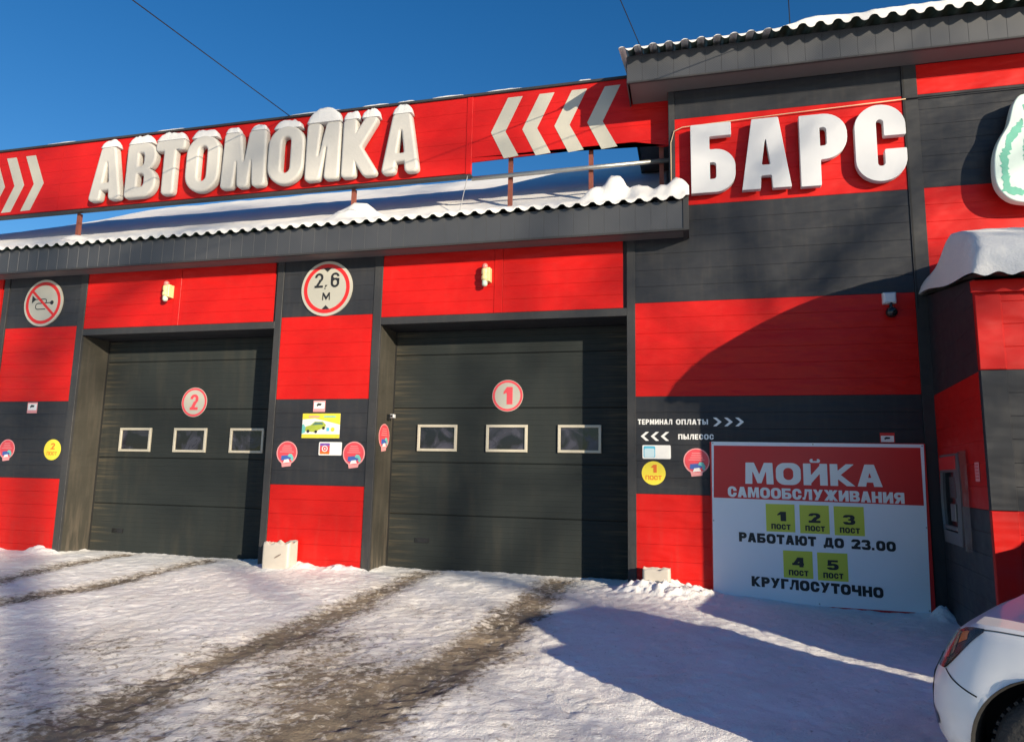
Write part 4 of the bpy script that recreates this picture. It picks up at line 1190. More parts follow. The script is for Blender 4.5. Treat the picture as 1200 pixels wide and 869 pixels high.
def round_base(name, cx, cz, r_, label, cat, group=None):
    e = empty(name, (cx, 0, cz-r_), label, cat, group)
    put('plate', MB().disc(cx, cz, r_, -.020, -.001, 56), CREAM, e)
    put('red_ring', MB().ring(cx, cz, r_*.90, r_*.765, -.0225, -.0201, 56), REDP, e)
    return e
H = round_base('no_horn_sign', -10.40, 4.015, .395, 'round prohibition sign with crossed out horn above a red panel', 'sign')
cx, cz = -10.40, 4.015
flat('horn_bell', [(cx-.235, cz+.0), (cx-.235, cz+.135), (cx-.17, cz+.08), (cx-.12, cz+.065), (cx-.17, cz+.05)], -.0218, BLACKP, H)
def strip(name, pts, wd, y, m, parent):
    L_ = []; R_ = []
    for i, p in enumerate(pts):
        a = pts[max(i-1, 0)]; b = pts[min(i+1, len(pts)-1)]
        dx, dz = b[0]-a[0], b[1]-a[1]; l = math.hypot(dx, dz); nx_, nz_ = -dz/l*wd/2, dx/l*wd/2
        L_.append((p[0]+nx_, p[1]+nz_)); R_.append((p[0]-nx_, p[1]-nz_))
    P = [[(x, y+.0012, z) for x, z in L_], [(x, y, z) for x, z in L_], [(x, y, z) for x, z in R_], [(x, y+.0012, z) for x, z in R_]]
    return put(name, MB().quadgrid(P), m, parent)
arc = lambda ox, oz, r_, a0, a1, n=8: [(ox+r_*math.cos(math.radians(a0+(a1-a0)*k/n)), oz+r_*math.sin(math.radians(a0+(a1-a0)*k/n))) for k in range(n+1)]
strip('horn_tube', [(cx-.16, cz+.065), (cx+.02, cz+.065)]+arc(cx+.03, cz+.03, .035, 90, -90)+[(cx-.10, cz-.005)]+arc(cx-.10, cz-.055, .05, 90, 270)+[(cx+.06, cz-.105)], .016, -.0216, BLACKP, H)
strip('horn_tube', [(cx+.04, cz+.0), (cx+.15, cz+.0)], .016, -.0217, BLACKP, H)
put('horn_bulb', MB().disc(cx+.18, cz+.0, .036, -.0219, -.0205, 20), BLACKP, H)
strip('slash', [(cx-.235, cz+.205), (cx+.235, cz-.205)], .042, -.0240, REDP, H)
V = round_base('height_limit_sign', -5.19, 4.015, .415, 'round 2.6 metre height limit sign above a red pillar panel', 'sign')
cx, cz = -5.19, 4.015
text('digits', '2,6', cx-.20, cx+.20, cz+.015, cz+.235, -.0222, BLACKP, V, w=.60, t=.16, h=.14, gap=.16, N_=46)
text('unit', 'М', cx-.062, cx+.062, cz-.175, cz-.06, -.0222, BLACKP, V, w=.9, t=.15, h=.13, N_=40)
flat('arrow', [(cx-.075, cz+.318), (cx, cz+.25), (cx+.075, cz+.318)], -.0218, BLACKP, V)
flat('arrow', [(cx-.065, cz-.315), (cx+.065, cz-.315), (cx, cz-.25)], -.0218, BLACKP, V)

def roundel(cx, cz, r_, d, label):
    e = empty('number_roundel', (cx, DD, cz-r_), label, 'number sign', 'round bay numbers on the garage doors')
    y = DD
    put('disc', MB().disc(cx, cz, r_, y-.006, y-.001, 48), CREAM, e)
    put('ring', MB().ring(cx, cz, r_*.97, r_*.83, y-.0075, y-.0061, 48), PINKRED, e)
    text('digit', d, cx-.075, cx+.075, cz-.125, cz+.125, y-.0075, PINKRED, e, w=.56, t=.20, h=.16, N_=44)
roundel(-2.543, 2.467, .228, '1', 'round white plate with red number 1 on the right garage door')
roundel(-7.767, 2.405, .238, '2', 'round white plate with red number 2 on the left garage door')
def post_sticker(cx, cz, r_, d, label):
    e = empty('post_sticker', (cx, 0, cz-r_), label, 'sticker', 'yellow round bay stickers')
    put('disc', MB().disc(cx, cz, r_, -.0035, -.001, 40), YELLOWP, e)
    text('digit', d, cx-.035, cx+.045, cz+.005, cz+.105, -.0048, ORANGEP, e, w=.6, t=.19, h=.16, N_=36)
    text('lettering', 'ПОСТ', cx-.10, cx+.10, cz-.085, cz-.03, -.0048, ORANGEP, e, w=.85, t=.19, h=.16, gap=.14, N_=24)
post_sticker(-.473, 1.407, .148, '1', 'yellow round sticker with number 1 right of the near garage door')
post_sticker(-9.885, 1.60, .165, '2', 'yellow round sticker with number 2 on the left pillar')

def balloon(cx, cz, r_, label, y=0.0):
    e = empty('round_sticker', (cx, y, cz-r_*1.25), label, 'sticker', 'round red stickers')
    out = []
    for k in range(44):
        a = math.radians(-62+k*304/43-0)
        out.append((cx+r_*math.cos(a), cz+r_*math.sin(a)))
    out += [(cx-r_*.40, cz-r_*1.22), (cx+r_*.42, cz-r_*1.12)]
    flat('backing', out, y-.003, PALEPINK, e, .002)
    put('red_disc', MB().disc(cx, cz+.02*r_, r_*.90, y-.0045, y-.0031, 40), PINKRED, e)
    rnd = random.Random(cx)
    for k in range(4):
        zz = cz+r_*(.58-.17*k); hw = r_*(.38+.1*k)*rnd.uniform(.8, 1)
        flat('print_line', rect(cx-hw, cx+hw, zz, zz+r_*.05), y-.0058, PALEPINK, e)
    flat('car_print', [(cx-r_*.52, cz-r_*.62), (cx+r_*.10, cz-r_*.70), (cx+r_*.45, cz-r_*.45), (cx+r_*.30, cz-r_*.18), (cx-r_*.50, cz-r_*.25)], y-.0058, BLUEP, e)
    flat('car_print', [(cx-r_*.30, cz-r_*.85), (cx+r_*.34, cz-r_*.80), (cx+r_*.20, cz-r_*.52), (cx-r_*.20, cz-r_*.58)], y-.0072, WHITEP, e)
    flat('cloth_print', [(cx+r_*.10, cz-r_*.30), (cx+r_*.22, cz-r_*.08), (cx+r_*.50, cz-r_*.10), (cx+r_*.68, cz-r_*.40), (cx+r_*.62, cz-r_*.72), (cx+r_*.42, cz-r_*.62), (cx+r_*.45, cz-r_*.40)], y-.0072, TEALP, e)
    return e
balloon(-10.80, 1.60, .158, 'round red sticker at the left edge on the far left pillar')
balloon(-5.68, 1.60, .168, 'round red sticker beside the left garage door on the middle pillar')
balloon(-4.62, 1.60, .170, 'round red sticker beside the small camera app label on the middle pillar')
balloon(.053, 1.565, .158, 'round red sticker touching the white information board')
e = balloon(0, 0, .18, 'round red sticker on the door jamb under the small camera')
e.location = Vector((-4.297, .27, 1.86-.225)); e.rotation_euler.z = math.pi/2
def cctv_sticker(x0, x1, z0, z1, top, label):
    e = empty('camera_sticker', ((x0+x1)/2, 0, z0), label, 'sticker', 'video surveillance stickers')
    flat('backing', rect(x0, x1, z0, z1), -.0025, PALEPINK if not top else REDP, e, .0015)
    w_, h_ = x1-x0, z1-z0
    a, b = (z0+h_*.05, z0+h_*.70) if top else (z0+h_*.28, z0+h_*.86)
    flat('white_field', rect(x0+w_*.06, x1-w_*.06, a, b), -.004, WHITEP, e)
    m_ = (a+b)/2
    flat('camera_mark', [(x0+w_*.32, m_-h_*.10), (x0+w_*.42, m_-h_*.02), (x0+w_*.66, m_+h_*.0), (x0+w_*.70, m_+h_*.16), (x0+w_*.40, m_+h_*.20), (x0+w_*.28, m_+h_*.06)], -.0054, BLACKP, e)
cctv_sticker(-10.485, -10.285, 2.185, 2.36, False, 'small surveillance sticker on the left pillar under the red panel')
cctv_sticker(-5.30, -5.11, 2.192, 2.355, False, 'small surveillance sticker on the middle pillar above the car poster')
cctv_sticker(2.148, 2.306, 1.812, 1.925, True, 'small surveillance sticker above the white information board')
# car poster
PO = empty('car_poster', (-5.16, 0, 1.815), 'yellow and white poster with a yellow green car on the middle pillar', 'poster')
x0, x1, z0, z1 = -5.46, -4.86, 1.815, 2.168
flat('sheet', rect(x0, x1, z0, z1), -.003, WHITEP, PO, .002)
flat('yellow_band', rect(x0, x1, z0, z0+.055), -.0045, YELLOWP, PO)
flat('yellow_band', [(x0, z1-.085), (x0+.20, z1-.07), (x1-.12, z1-.13), (x1, z1-.16), (x1, z1), (x0, z1)], -.0045, YELLOWP, PO)
flat('splash', [(x0, z0+.06), (x0+.05, z0+.08), (x0+.06, z0+.15), (x0+.02, z0+.20), (x0, z0+.19)], -.0046, TEALP, PO)
flat('car_body', [(x0+.05, z0+.10), (x0+.20, z0+.085), (x0+.30, z0+.13), (x0+.37, z0+.15), (x0+.38, z0+.19), (x0+.33, z0+.235), (x0+.20, z0+.235), (x0+.14, z0+.185), (x0+.06, z0+.165)], -.0060, mat('car_yellow_green', (.42, .50, .06), .5, var=.2, vscale=20), PO)
flat('car_glass', [(x0+.155, z0+.185), (x0+.21, z0+.228), (x0+.315, z0+.226), (x0+.34, z0+.195)], -.0073, mat('print_green_grey', (.10, .20, .16), .5), PO)
for wx, wz in ((.10, .098), (.225, .092), (.345, .145)): put('car_wheel', MB().disc(x0+wx, z0+wz, .022, -.0074, -.0062, 16), BLACKP, PO)
flat('blue_mark', rect(x0+.39, x0+.435, z0+.10, z0+.15), -.0046, CYANP, PO)
put('yellow_mark', MB().disc(x0+.49, z0+.125, .03, -.0058, -.0046, 16), YELLOWP, PO)
for k, (a, b, q) in enumerate(((.34, .53, TEALP), (.10, .27, PALEPINK))): flat('print_line', rect(x0+a, x0+b, z1-.055, z1-.035), -.006, q, PO)
# small labels beside it: the code square is left blank
IG = empty('app_label', (-4.99, 0, 1.57), 'small white label with a violet orange camera icon on the middle pillar', 'sticker')
flat('backing', rrect(-5.172, -4.812, 1.572, 1.760, .015), -.003, WHITEP, IG, .002)
for k, q in enumerate((ORANGEP, PINKRED, PINKRED, VIOLETP)): flat('icon_band', rect(-5.155, -5.0, 1.588+.039*k, 1.588+.039*(k+1)-.0003), -.0045, q, IG)
put('icon_ring', MB().ring(-5.077, 1.666, .045, .033, -.0060, -.0046, 24), WHITEP, IG)
put('icon_dot', MB().disc(-5.077, 1.666, .012, -.0060, -.0046, 12), WHITEP, IG)
TG = empty('app_label', (-.434, 0, 1.585), 'small white label with a pale blue icon above the yellow number 1 sticker', 'sticker')
flat('backing', rrect(-.610, -.258, 1.585, 1.757, .015), -.003, WHITEP, TG, .002)
flat('icon', rrect(-.595, -.450, 1.600, 1.745, .02), -.0045, CYANP, TG)
flat('icon', rrect(-.585, -.460, 1.602, 1.715, .02), -.0058, mat('pale_blue_print', (.55, .72, .78), .5), TG)

# ------------------------------------------------------------------ fittings
def signal(cx, cz, label):
    e = empty('signal_lamp', (cx, 0, cz-.17), label, 'lamp', 'small red and green signal lamps over the doors')
    put('back_plate', MB().box(cx+.01, cx+.075, -.115, -.001, cz-.095, cz+.10, .008), IVORY, e)
    y = -.085
    put('housing', MB().tube([(cx, y, cz-.075), (cx, y, cz-.06), (cx, y, cz-.02), (cx, y, cz), (cx, y, cz+.02), (cx, y, cz+.07), (cx, y, cz+.085)], [.042, .050, .050, .036, .050, .050, .042], 16), IVORY, e, smooth=True)
    for s, m, nm in ((1, REDLENS, 'red_lens'), (-1, GREENLENS, 'green_lens')):
        put(nm, MB().tube([(cx, y, cz+s*.082), (cx, y, cz+s*.135), (cx, y, cz+s*.155), (cx, y, cz+s*.165)], [.040, .040, .030, .010], 16), m, e, smooth=True)
signal(-7.945, 4.085, 'small ivory lamp with red and green lenses above the left garage door')
signal(-2.735, 4.075, 'small ivory lamp with red and green lenses above the right garage door')
DC = empty('dome_camera', (2.33, 0, 3.27), 'black dome camera hanging under a white box on the dark red wall', 'camera')
put('junction_box', MB().box(2.255, 2.395, -.085, -.001, 3.465, 3.60, .018), WHITEPL, DC)
put('dome', MB().sphere((2.335, -.075, 3.355), .066, 20, 12), BLACKPL, DC, smooth=True)
put('bracket', MB().tube([(2.335, -.06, 3.47), (2.335, -.07, 3.40)], .02, 10), BLACKPL, DC)
JC = empty('jamb_camera', (-4.3, .36, 2.10), 'tiny white camera on the door jamb of the right garage door', 'camera')
put('mount', MB().box(-4.298, -4.25, .335, .375, 2.105, 2.185), BLACKPL, JC)
put('camera_body', MB().box(-4.249, -4.19, .33, .40, 2.135, 2.185, .008), WHITEPL, JC)
put('lens_hood', MB().box(-4.235, -4.20, .318, .329, 2.145, 2.175), BLACKPL, JC)
def canister(x0, x1, y0, y1, z0, z1, seed, label, notch):
    """cut-off plastic canister with a ragged rim, open at the top"""
    rnd = random.Random(seed)
    pts = rrect(x0, x1, y0, y1, .035, 5)
    # subdivide the loop
    lp = []
    for i, p in enumerate(pts):
        q = pts[(i+1) % len(pts)]; k = max(1, int(math.hypot(q[0]-p[0], q[1]-p[1])/.018))
        lp += [(p[0]+(q[0]-p[0])*t/k, p[1]+(q[1]-p[1])*t/k) for t in range(k)]
    cxx, cyy = (x0+x1)/2, (y0+y1)/2
    rows = []
    nf = [z1+.5*(float(fbm(np.array(a*9+seed), np.array(b*9), 3, 1.4))-.5)*notch for a, b in lp]
    for v in (0, .04, .35, .7, .92, 1):
        s = .94 if v == 0 else 1+.015*math.sin(v*3)
        rows.append([(cxx+(a-cxx)*s, cyy+(b-cyy)*s, z0+(nf[i]-z0)*v) for i, (a, b) in enumerate(lp)])
    for v in (1, .5, .3):
        rows.append([(cxx+(a-cxx)*.955, cyy+(b-cyy)*.955, z0+(nf[i]-z0)*v) for i, (a, b) in enumerate(lp)])
    mb = MB().quadgrid(rows, wrap=True); n = len(lp)
    mb.f.append(tuple(range(n)))
    e = empty('plastic_canister', (cxx, cyy, z0), label, 'canister', 'cut white canisters at the wall foot')
    put('shell', mb, PLASTIC, e, smooth=True)
    fl = MB()
    fl.v = [(cxx+(a-cxx)*.95, cyy+(b-cyy)*.95, z0+(z1-z0)*.62+.03*rnd.random()) for a, b in lp]+[(cxx, cyy, z0+(z1-z0)*.74)]
    fl.f = [(i, (i+1) % n, n) for i in range(n)]
    put('snow_fill', fl, SNOW, e, smooth=True)
    return e
e_can = canister(-5.78, -5.37, -.30, -.05, -.06, .36, 3, 'taller cut white canister standing before the middle pillar', .22)
put('grip_hole_shade', MB().prism([(-5.53+.055*math.cos(a)*.9+.02*math.sin(a), .185+.022*math.sin(a)+.022*math.cos(a)) for a in [k*math.pi/8 for k in range(16)]], -.3085, -.3065), mat('hole_shadow_plastic', (.20, .16, .14), .6), e_can)  # no opening is cut; a dark ellipse paints the shade inside the grip
canister(-.60, -.275, -.30, -.06, -.04, .27, 8, 'shorter ragged white canister in snow right of the near garage door', .12)

def wire(name, a, b, ext, rad, label, m=CABLEB, sag=.25):
    a = Vector(a); b = Vector(b); e = a+(b-a)*ext
    pts = [a+(e-a)*(k/24)-Vector((0, 0, sag*4*(k/24)*(1-k/24))) for k in range(25)]
    tag(put(name, MB().tube(pts, rad, 6), m, None), label, 'wire', 'overhead wires')
wire('overhead_wire', (-6.14, .32, 6.96), (-6.22, -3.0, 6.723), 3.2, .007, 'thin overhead wire rising from the long sign into the left sky', sag=.0)
wire('overhead_wire', (-.552, -.42, 6.93), (-.728, -1.5, 6.909), 9, .006, 'short wire in the sky at the left corner of the tall roof', sag=.0)
wire('overhead_wire', (1.282, -.45, 6.96), (1.195, -1.0, 6.956), 16, .006, 'short wire in the sky above the middle of the tall roof', sag=.0)
tag(put('wall_cable', MB().tube([(-.205, -.03, 5.05), (-.205, -.03, 5.78), (-.16, -.03, 5.94), (-.05, -.03, 5.985), (1.3, -.03, 6.03), (2.65, -.03, 6.065)], .0065, 8), CABLEC, None, smooth=True), 'beige cable along the red band behind the four tall letters', 'cable')
tag(put('wall_cable', MB().tube([(2.652, -.03, 6.065), (4.2, -.03, 6.07), (6.4, -.03, 6.08)], .007, 8), CABLEB, None, smooth=True), 'black cable on the grey wall above the animal emblem', 'cable')

# ------------------------------------------------------------------ parked car (nose into the frame at the right)
PAINT = mat('white_car_paint', (.74, .74, .75), .36, spec=.4, var=.04, vscale=2, coat=.25)
def dirty_paint():
    m = PAINT; L = m.node_tree.links.new; b = m.node_tree.nodes['Principled BSDF']
    src = b.inputs['Base Color'].links[0].from_socket
    tc = N(m, 'ShaderNodeTexCoord'); sp = N(m, 'ShaderNodeSeparateXYZ'); L(tc.outputs['Object'], sp.inputs[0])
    r = N(m, 'ShaderNodeMapRange'); r.inputs[1].default_value = .48; r.inputs[2].default_value = .05; L(sp.outputs[2], r.inputs[0])
    no = N(m, 'ShaderNodeTexNoise'); no.inputs['Scale'].default_value = 9; no.inputs['Detail'].default_value = 8; L(tc.outputs['Object'], no.inputs['Vector'])
    r2 = N(m, 'ShaderNodeMapRange'); r2.inputs[1].default_value = .35; r2.inputs[2].default_value = .75; L(no.outputs[0], r2.inputs[0])
    mu = N(m, 'ShaderNodeMath', operation='MULTIPLY'); L(r.outputs[0], mu.inputs[0]); L(r2.outputs[0], mu.inputs[1])
    mx = N(m, 'ShaderNodeMix', data_type='RGBA'); L(mu.outputs[0], mx.inputs[0]); L(src, mx.inputs[6]); mx.inputs[7].default_value = (.30, .26, .21, 1)
    L(mx.outputs[2], b.inputs['Base Color'])
dirty_paint()
TYRE = mat('tyre_rubber', (.022, .022, .023), .8, var=.4, vscale=20, bump=.4, bscale=60)
WELL = mat('wheel_well', (.008, .008, .009), .9)
CHROME = mat('chrome', (.45, .45, .47), .2, metal=1)
AMBER = mat('amber_reflection', (.55, .14, .02), .25)  # orange part of the reflection painted inside the headlamp
LAMPRED = mat('red_reflection', (.45, .02, .02), .2)  # colour of the red reflection painted inside the headlamp
LENS = mat('clear_lens', (.5, .5, .52), .04, alpha=.10, coat=.5)
CARGLASS = mat('car_glass', (.015, .018, .02), .05, coat=.5)
CL, CW, NR = 4.0, .86, .46
ZS = .21
def plan(a):
    """half outline of the body seen from above, a = 0 (nose centre) .. 1 (tail centre) -> x, y (left is -y)"""
    if a < .45:
        f = a/.45*math.pi/2; n = 2/4.0
        return NR*(1-max(0, math.cos(f))**n), -CW*max(0, math.sin(f))**n
    if a < .75:
        t = (a-.45)/.30; return NR+(CL-.60-NR)*t, -CW
    f = (1-a)/.25*math.pi/2; n = 2/3.2
    return CL-.60*(1-max(0, math.cos(f))**n), -CW*max(0, math.sin(f))**n
def zsh(x): return float(np.interp(x, [0, .12, .35, .7, 1.2, 1.6, 2.6, 3.5, CL], [.80, .825, .830, .825, .825, .87, .93, .94, .88]))
def inset(v, x):
    return float(np.interp(v, [0, .06, .16, .36, .52, .62, .80, .92, .97, 1], [.10, .05, .018, 0, .010, .022, .030, .045, .065, .105]))
def body(a, v):
    x, y = plan(a); x2, y2 = plan(min(1, a+.002)); x1, y1 = plan(max(0, a-.002))
    dx, dy = x2-x1, y2-y1; l = math.hypot(dx, dy)+1e-9
    nx_, ny_ = -dy/l, dx/l                     # inward normal
    if a <= .002: nx_, ny_ = 1, 0
    if a >= .998: nx_, ny_ = -1, 0
    d = inset(v, x); nose = max(0, 1-x/.5)
    d += nose*.10*max(0, v-.60)/.40             # bonnet edge leans back at the nose
    return Vector((x+nx_*d, y+ny_*d, ZS+(zsh(x)-ZS)*v))
def body_n(a, v):
    e = .004
    p = body(min(1, a+e), v)-body(max(0, a-e), v); q = body(a, min(1, v+e))-body(a, max(0, v-e))
    n = p.cross(q); n.normalize()
    c = Vector((CL/2, 0, .5)); pt = body(a, v)
    return n if n.dot(pt-c) > 0 else -n
WX, WR, AR, WC = (.60, 3.15), .29, .37, .30
def build_car(loc, rotz, label, scale=(1, 1, 1), paint=None):
    PAINT = paint or MATS['white_car_paint']
    e = empty('parked_car', (0, 0, 0), label, 'car')
    # lower body: left side, mirrored to the right
    AA = sorted(set([k/150 for k in range(151)]))
    VV = [0, .03, .06, .11, .16, .22, .28, .34, .40, .46, .52, .57, .62, .68, .74, .80, .86, .90, .93, .96, .98, 1]
    verts = []; faces = []
    Gd = [[body(a, v) for v in VV] for a in AA]
    def inside(p): return min((p.x-wx)**2+(p.z-WC)**2 for wx in WX) < AR*AR and abs(p.y) > CW*.8
    def snap(p):
        for wx in WX:
            d = Vector((p.x-wx, 0, p.z-WC))
            if d.length < AR and abs(p.y) > CW*.8:
                d = d.normalized()*AR; return Vector((wx+d.x, p.y, WC+d.z))
        return p
    for sgn in (1, -1):
        o = len(verts); k = len(VV)
        ins = [[inside(p) for p in r_] for r_ in Gd]
        for r_ in Gd:
            for p in r_:
                q = snap(p); verts.append((q.x, q.y*sgn, q.z))
        for i in range(len(AA)-1):
            for j in range(k-1):
                if ins[i][j] and ins[i+1][j] and ins[i][j+1] and ins[i+1][j+1]: continue
                f = (o+i*k+j, o+(i+1)*k+j, o+(i+1)*k+j+1, o+i*k+j+1)
                faces.append(f if sgn == 1 else f[::-1])
    me = bpy.data.meshes.new('body'); me.from_pydata(verts, [], faces)
    put('body', me, PAINT, e, smooth=True, recenter=False)
    # bonnet and deck: lines across the car between the two shoulder edges
    P = []
    for a in AA[1:-1]:
        p = body(a, 1.0); crown = -.010*min(1, p.x/.5)*min(1, (CL-p.x)/.4)
        P.append([(p.x+.03*(1-(s)**2)*max(0, 1-p.x/.8)*-1, -p.y*s, p.z+crown*(1-abs(s)**2.6)) for s in [k/14-1 for k in range(29)]])
    put('bonnet', MB().quadgrid(P), PAINT, e, smooth=True, recenter=False)
    put('underbody', MB().box(.25, CL-.2, -.72, .72, .17, .30), WELL, e, recenter=False)
    # greenhouse
    def ring(t):
        x0 = 1.02+.86*t; x1 = 3.98-.42*t**1.5; hw = .775-.15*t; z = .93+.53*t
        out = []
        for k in range(48):
            f = 2*math.pi*k/48; c, s = math.cos(f), math.sin(f); n = 2/5.5
            out.append(((x0+x1)/2+(x1-x0)/2*math.copysign(abs(c)**n, c), hw*math.copysign(abs(s)**n, s), z))
        return out
    R_ = [ring(t) for t in (0, .2, .4, .6, .8, .92)]
    cxr = 2.85
    def shrink(r_, f, z): return [(cxr+(x-cxr)*f, y*f, z) for x, y, _ in r_]
    R_ += [shrink(ring(.97), .975, 1.47), shrink(ring(1), .91, 1.50), shrink(ring(1), .6, 1.525), shrink(ring(1), .02, 1.532)]
    put('cabin', MB().quadgrid(R_, wrap=True), PAINT, e, smooth=True, recenter=False)
    gl = [[(cxr+(x-cxr)*1.004, y*1.006, z) for x, y, z in ring(t)] for t in (.10, .45, .80)]
    def pane(nm, k0, k1):
        put(nm, MB().quadgrid([[r_[k % 48] for k in range(k0, k1+1)] for r_ in gl]), CARGLASS, e, smooth=True, recenter=False)
    pane('windscreen', 20, 28); pane('rear_window', -4, 4)
    pane('side_window', 6, 11); pane('side_window', 12, 18); pane('side_window', 30, 36); pane('side_window', 37, 42)
    for s in (-1, 1):
        mb = MB().sphere((1.52, s*.93, .98), .10, 14, 9, (.55, .8, .62)); put('mirror', mb, PAINT, e, smooth=True, recenter=False)
    # wheels
    for wx in WX:
        for s in (-1, 1):
            yo = s*(CW-.035)
            prof = [(WR*.60, .0), (WR*.62, .0), (WR*.80, .012), (WR*.93, .004), (WR*.985, -.02), (WR, -.05), (WR, -.14), (WR*.96, -.175), (WR*.6, -.18)]
            P = [[(wx+r_*math.cos(t), yo+s*d, WC+r_*math.sin(t)) for r_, d in prof] for t in [2*math.pi*k/48 for k in range(49)]]
            wh = put('wheel', MB().quadgrid(P), TYRE, e, smooth=True, recenter=False)
            mb = MB()
            P = [[(wx+r_*math.cos(t), yo+s*d, WC+r_*math.sin(t)) for r_, d in ((WR*.62, -.002), (WR*.58, -.012), (WR*.55, -.06), (WR*.5, -.07), (.0, -.075))] for t in [2*math.pi*k/36 for k in range(37)]]
            mb.quadgrid(P)
            for k in range(5):
                t = 2*math.pi*k/5+.3
                pa = [(wx+r_*math.cos(t+q), yo+s*d, WC+r_*math.sin(t+q)) for r_, q, d in ((.03, -.7, -.03), (WR*.58, -.16, -.014), (WR*.58, .16, -.014), (.03, .7, -.03))]
                o_ = len(mb.v); mb.v += pa; mb.f.append((o_, o_+1, o_+2, o_+3))
            put('rim', mb, ALU, wh, recenter=False)
            # tread blocks
            tb = MB()
            for k in range(44):
                t = 2*math.pi*k/44; c_, s_ = math.cos(t), math.sin(t)
                for d0, d1 in ((-.03, -.065), (-.075, -.115), (-.125, -.16)):
                    o_ = len(tb.v); hw = .030
                    for rr in (WR-.004, WR+.010):
                        for q in (-hw, hw):
                            for d in (d0, d1):
                                tb.v.append((wx+rr*math.cos(t+q), yo+s*d, WC+rr*math.sin(t+q)))
                    tb.f += [tuple(o_+i for i in f) for f in ((4, 5, 7, 6), (0, 4, 6, 2), (1, 3, 7, 5), (0, 1, 5, 4), (2, 6, 7, 3))]
            t_ = put('tread', tb, TYRE, wh, recenter=False); t_['kind'] = 'stuff'
            # wheel arch: lip and dark liner
            P = []
            for k in range(29):
                t = math.radians(-12+204*k/28)
                P.append([(wx+r_*math.cos(t), s*y, WC+r_*math.sin(t)) for r_, y in ((AR-.001, CW-.012), (AR-.012, CW-.03), (AR-.004, CW-.32), (.05, CW-.34))])
            put('wheel_arch', MB().quadgrid(P), WELL, e, smooth=False, recenter=False)
    # headlamps, seams, grille on both sides
    def patch(nm, m, A0, A1, lo, hi, off, parent, s, n=16, mm=8):
        P = []
        for i in range(n+1):
            a = A0+(A1-A0)*i/n; row = []
            for j in range(mm+1):
                v = lo(i/n)+(hi(i/n)-lo(i/n))*j/mm
                q = body(a, v)+body_n(a, v)*off; row.append((q.x, q.y*s, q.z))
            P.append(row)
        return put(nm, MB().quadgrid(P), m, parent, smooth=True, recenter=False)
    def seam(pts, s, wd=.0035, off=.0012):
        L_ = []; R2 = []
        for i, (a, v) in enumerate(pts):
            p = body(a, v)+body_n(a, v)*off
            a2, v2 = pts[min(i+1, len(pts)-1)]; a1, v1 = pts[max(i-1, 0)]
            d = (body(a2, v2)-body(a1, v1)).normalized(); c_ = d.cross(body_n(a, v)).normalized()*wd
            L_.append(p+c_); R2.append(p-c_)
        put('panel_gap', MB().quadgrid([[(q.x, q.y*s, q.z) for q in L_], [(q.x, q.y*s, q.z) for q in R2]]), BLACKGAP, e, recenter=False)
    for s in (1, -1):
        lo = lambda t: .655+.30*max(0, (t-.38)/.62)**1.2
        hi = lambda t: .945+.03*min(1, t*1.2)
        hl = patch('headlamp', BLACKPL, .170, .410, lo, hi, .003, e, s)
        patch('reflector', CHROME, .20, .245, lambda t: .725, lambda t: .92, .006, hl, s, 6, 5)
        patch('reflector', CHROME, .275, .30, lambda t: .75+.03*t, lambda t: .925, .006, hl, s, 6, 5)
        patch('indicator_reflection', LAMPRED, .250, .270, lambda t: .735, lambda t: .93, .007, hl, s, 4, 4)  # red and amber patches paint a reddish reflection into the lamp
        patch('indicator_reflection', AMBER, .310, .360, lambda t: .85+.04*t, lambda t: .935+.01*t, .006, hl, s, 6, 4)
        patch('indicator_reflection', LAMPRED, .18, .32, lambda t: .932, lambda t: .948, .007, hl, s, 8, 2)
        patch('lens', LENS, .168, .412, lambda t: lo(t)-.004, lambda t: hi(t)+.004, .012, hl, s)
        seam([(.265+.135*k/12, .655-.14*(k/12)) for k in range(13)], s)
        seam([(.408+.14*k/16, .972+.004*math.sin(k/16*3)) for k in range(17)], s)
        patch('fog_lamp_trim', BLACKPL, .185, .232, lambda t: .20+.03*t, lambda t: .34-.05*t, .004, e, s, 6, 4)
        seam([(.58, .15+.80*k/10) for k in range(11)], s); seam([(.67, .15+.80*k/10) for k in range(11)], s)
    P = []
    for i in range(17):
        t = (i/16*2-1); a = abs(t)*.15; s = 1 if t < 0 else -1
        P.append([((body(a, v)+body_n(max(a, .01), v)*.006).x, (body(a, v).y)*s, body(a, v).z) for v in (.16, .3, .45, .58, .72)])
    put('grille', MB().quadgrid(P), BLACKPL, e, smooth=True, recenter=False)
    e.location = loc; e.rotation_euler.z = rotz
    e.scale = scale
    return e
CAR_ANG = math.radians(-30)
cw = Vector((1.51, -5.50)); off = Vector((WX[0], -CW)); off.rotate(Matrix.Rotation(CAR_ANG, 2))
cp = cw-off
build_car((cp.x, cp.y, gz(cw.x, cw.y)+.055), CAR_ANG, 'white car parked nose in at the lower right corner')

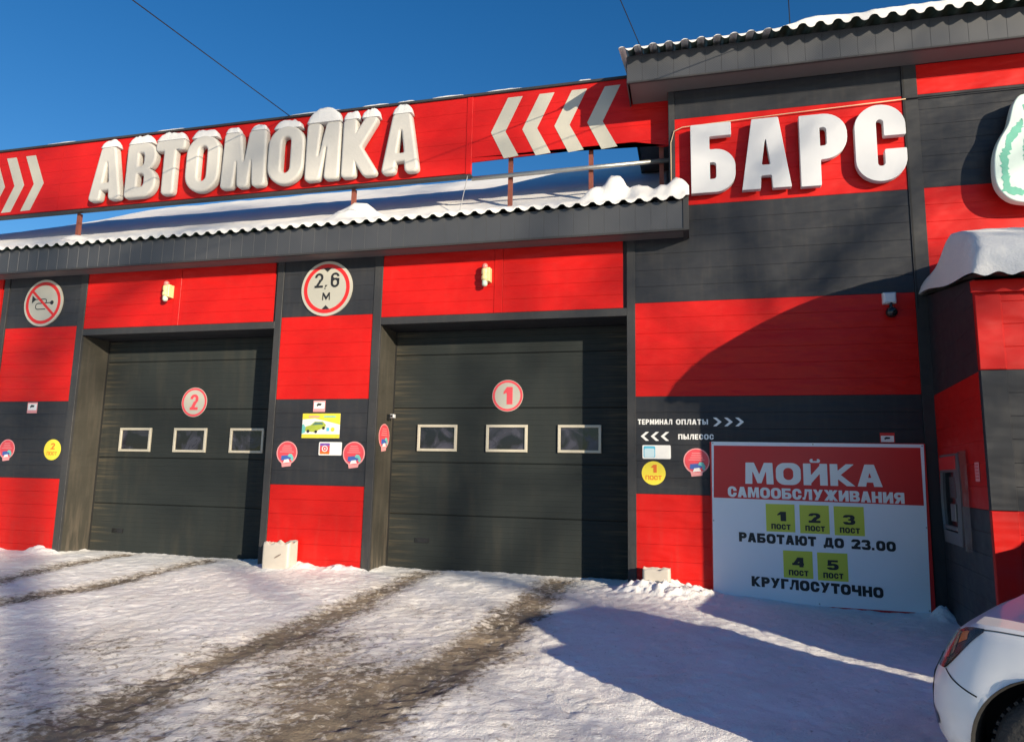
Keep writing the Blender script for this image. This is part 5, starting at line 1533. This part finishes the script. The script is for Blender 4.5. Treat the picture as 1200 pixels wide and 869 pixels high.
build_car((2.98, -3.15, gz(3, -3)-.01), 0, 'dark blue tall van parked along the booth just outside the frame', (1.15, .98, 1.40), mat('blue_car_paint', (.03, .05, .12), .3, coat=.6))

# ------------------------------------------------------------------ bare trees behind the camera; their shadows fall on the wall and yard
def bare_tree(x, y, h, seed, label, lean=0):
    rnd = random.Random(seed)
    z0 = gz(x, y)-.1
    e = empty('bare_tree', (x, y, z0), label, 'tree', 'bare trees across the yard')
    tr = MB(); br = MB()
    pts = [Vector((x+lean*t*h+.25*math.sin(t*5+seed)*t, y+.2*math.cos(t*4+seed)*t, z0+h*t)) for t in [k/12 for k in range(13)]]
    tr.tube(pts, [max(.012, .16*(1-t*.95)*h/12) for t in [k/12 for k in range(13)]], 8)
    def branch(p, d, L_, r_, lev):
        n = 5; q = [p]; dd = d.copy()
        for k in range(n):
            dd = (dd+Vector((rnd.uniform(-.22, .22), rnd.uniform(-.22, .22), rnd.uniform(-.05, .16)))).normalized()
            q.append(q[-1]+dd*L_/n)
        br.tube(q, [max(.006, r_*(1-.8*k/n)) for k in range(n+1)], 5 if lev < 2 else 4, cap=False)
        if lev >= 3: return
        for k in range(rnd.randint(4, 6) if lev < 2 else 4):
            i = rnd.randint(1, n); a = rnd.uniform(0, 2*math.pi)
            side = Vector((math.cos(a), math.sin(a), rnd.uniform(-.1, .7)))
            branch(q[i], (dd*.6+side*.8).normalized(), L_*rnd.uniform(.42, .62), r_*.5, lev+1)
    for k in range(18):
        t = rnd.uniform(.24, .97); i = t*12; p = pts[int(i)].lerp(pts[min(12, int(i)+1)], i-int(i))
        a = rnd.uniform(0, 2*math.pi)
        branch(p, Vector((math.cos(a), math.sin(a), rnd.uniform(.35, .9))).normalized(), h*.30*(1.15-t*.7), .055*(1.1-t*.7)*h/12, 1)
    put('trunk', tr, BARK, e, smooth=True)
    put('crown', br, BARK, e, smooth=True, fix=False)
bare_tree(23.6, -19.5, 14.5, 5, 'bare birch tree on the sunny side of the yard behind the camera')
bare_tree(38.6, -35.0, 22.0, 21, 'tall bare tree far behind the camera to the right')
bare_tree(41.0, -44.0, 27.0, 11, 'tallest bare tree, farthest back across the road behind the camera')
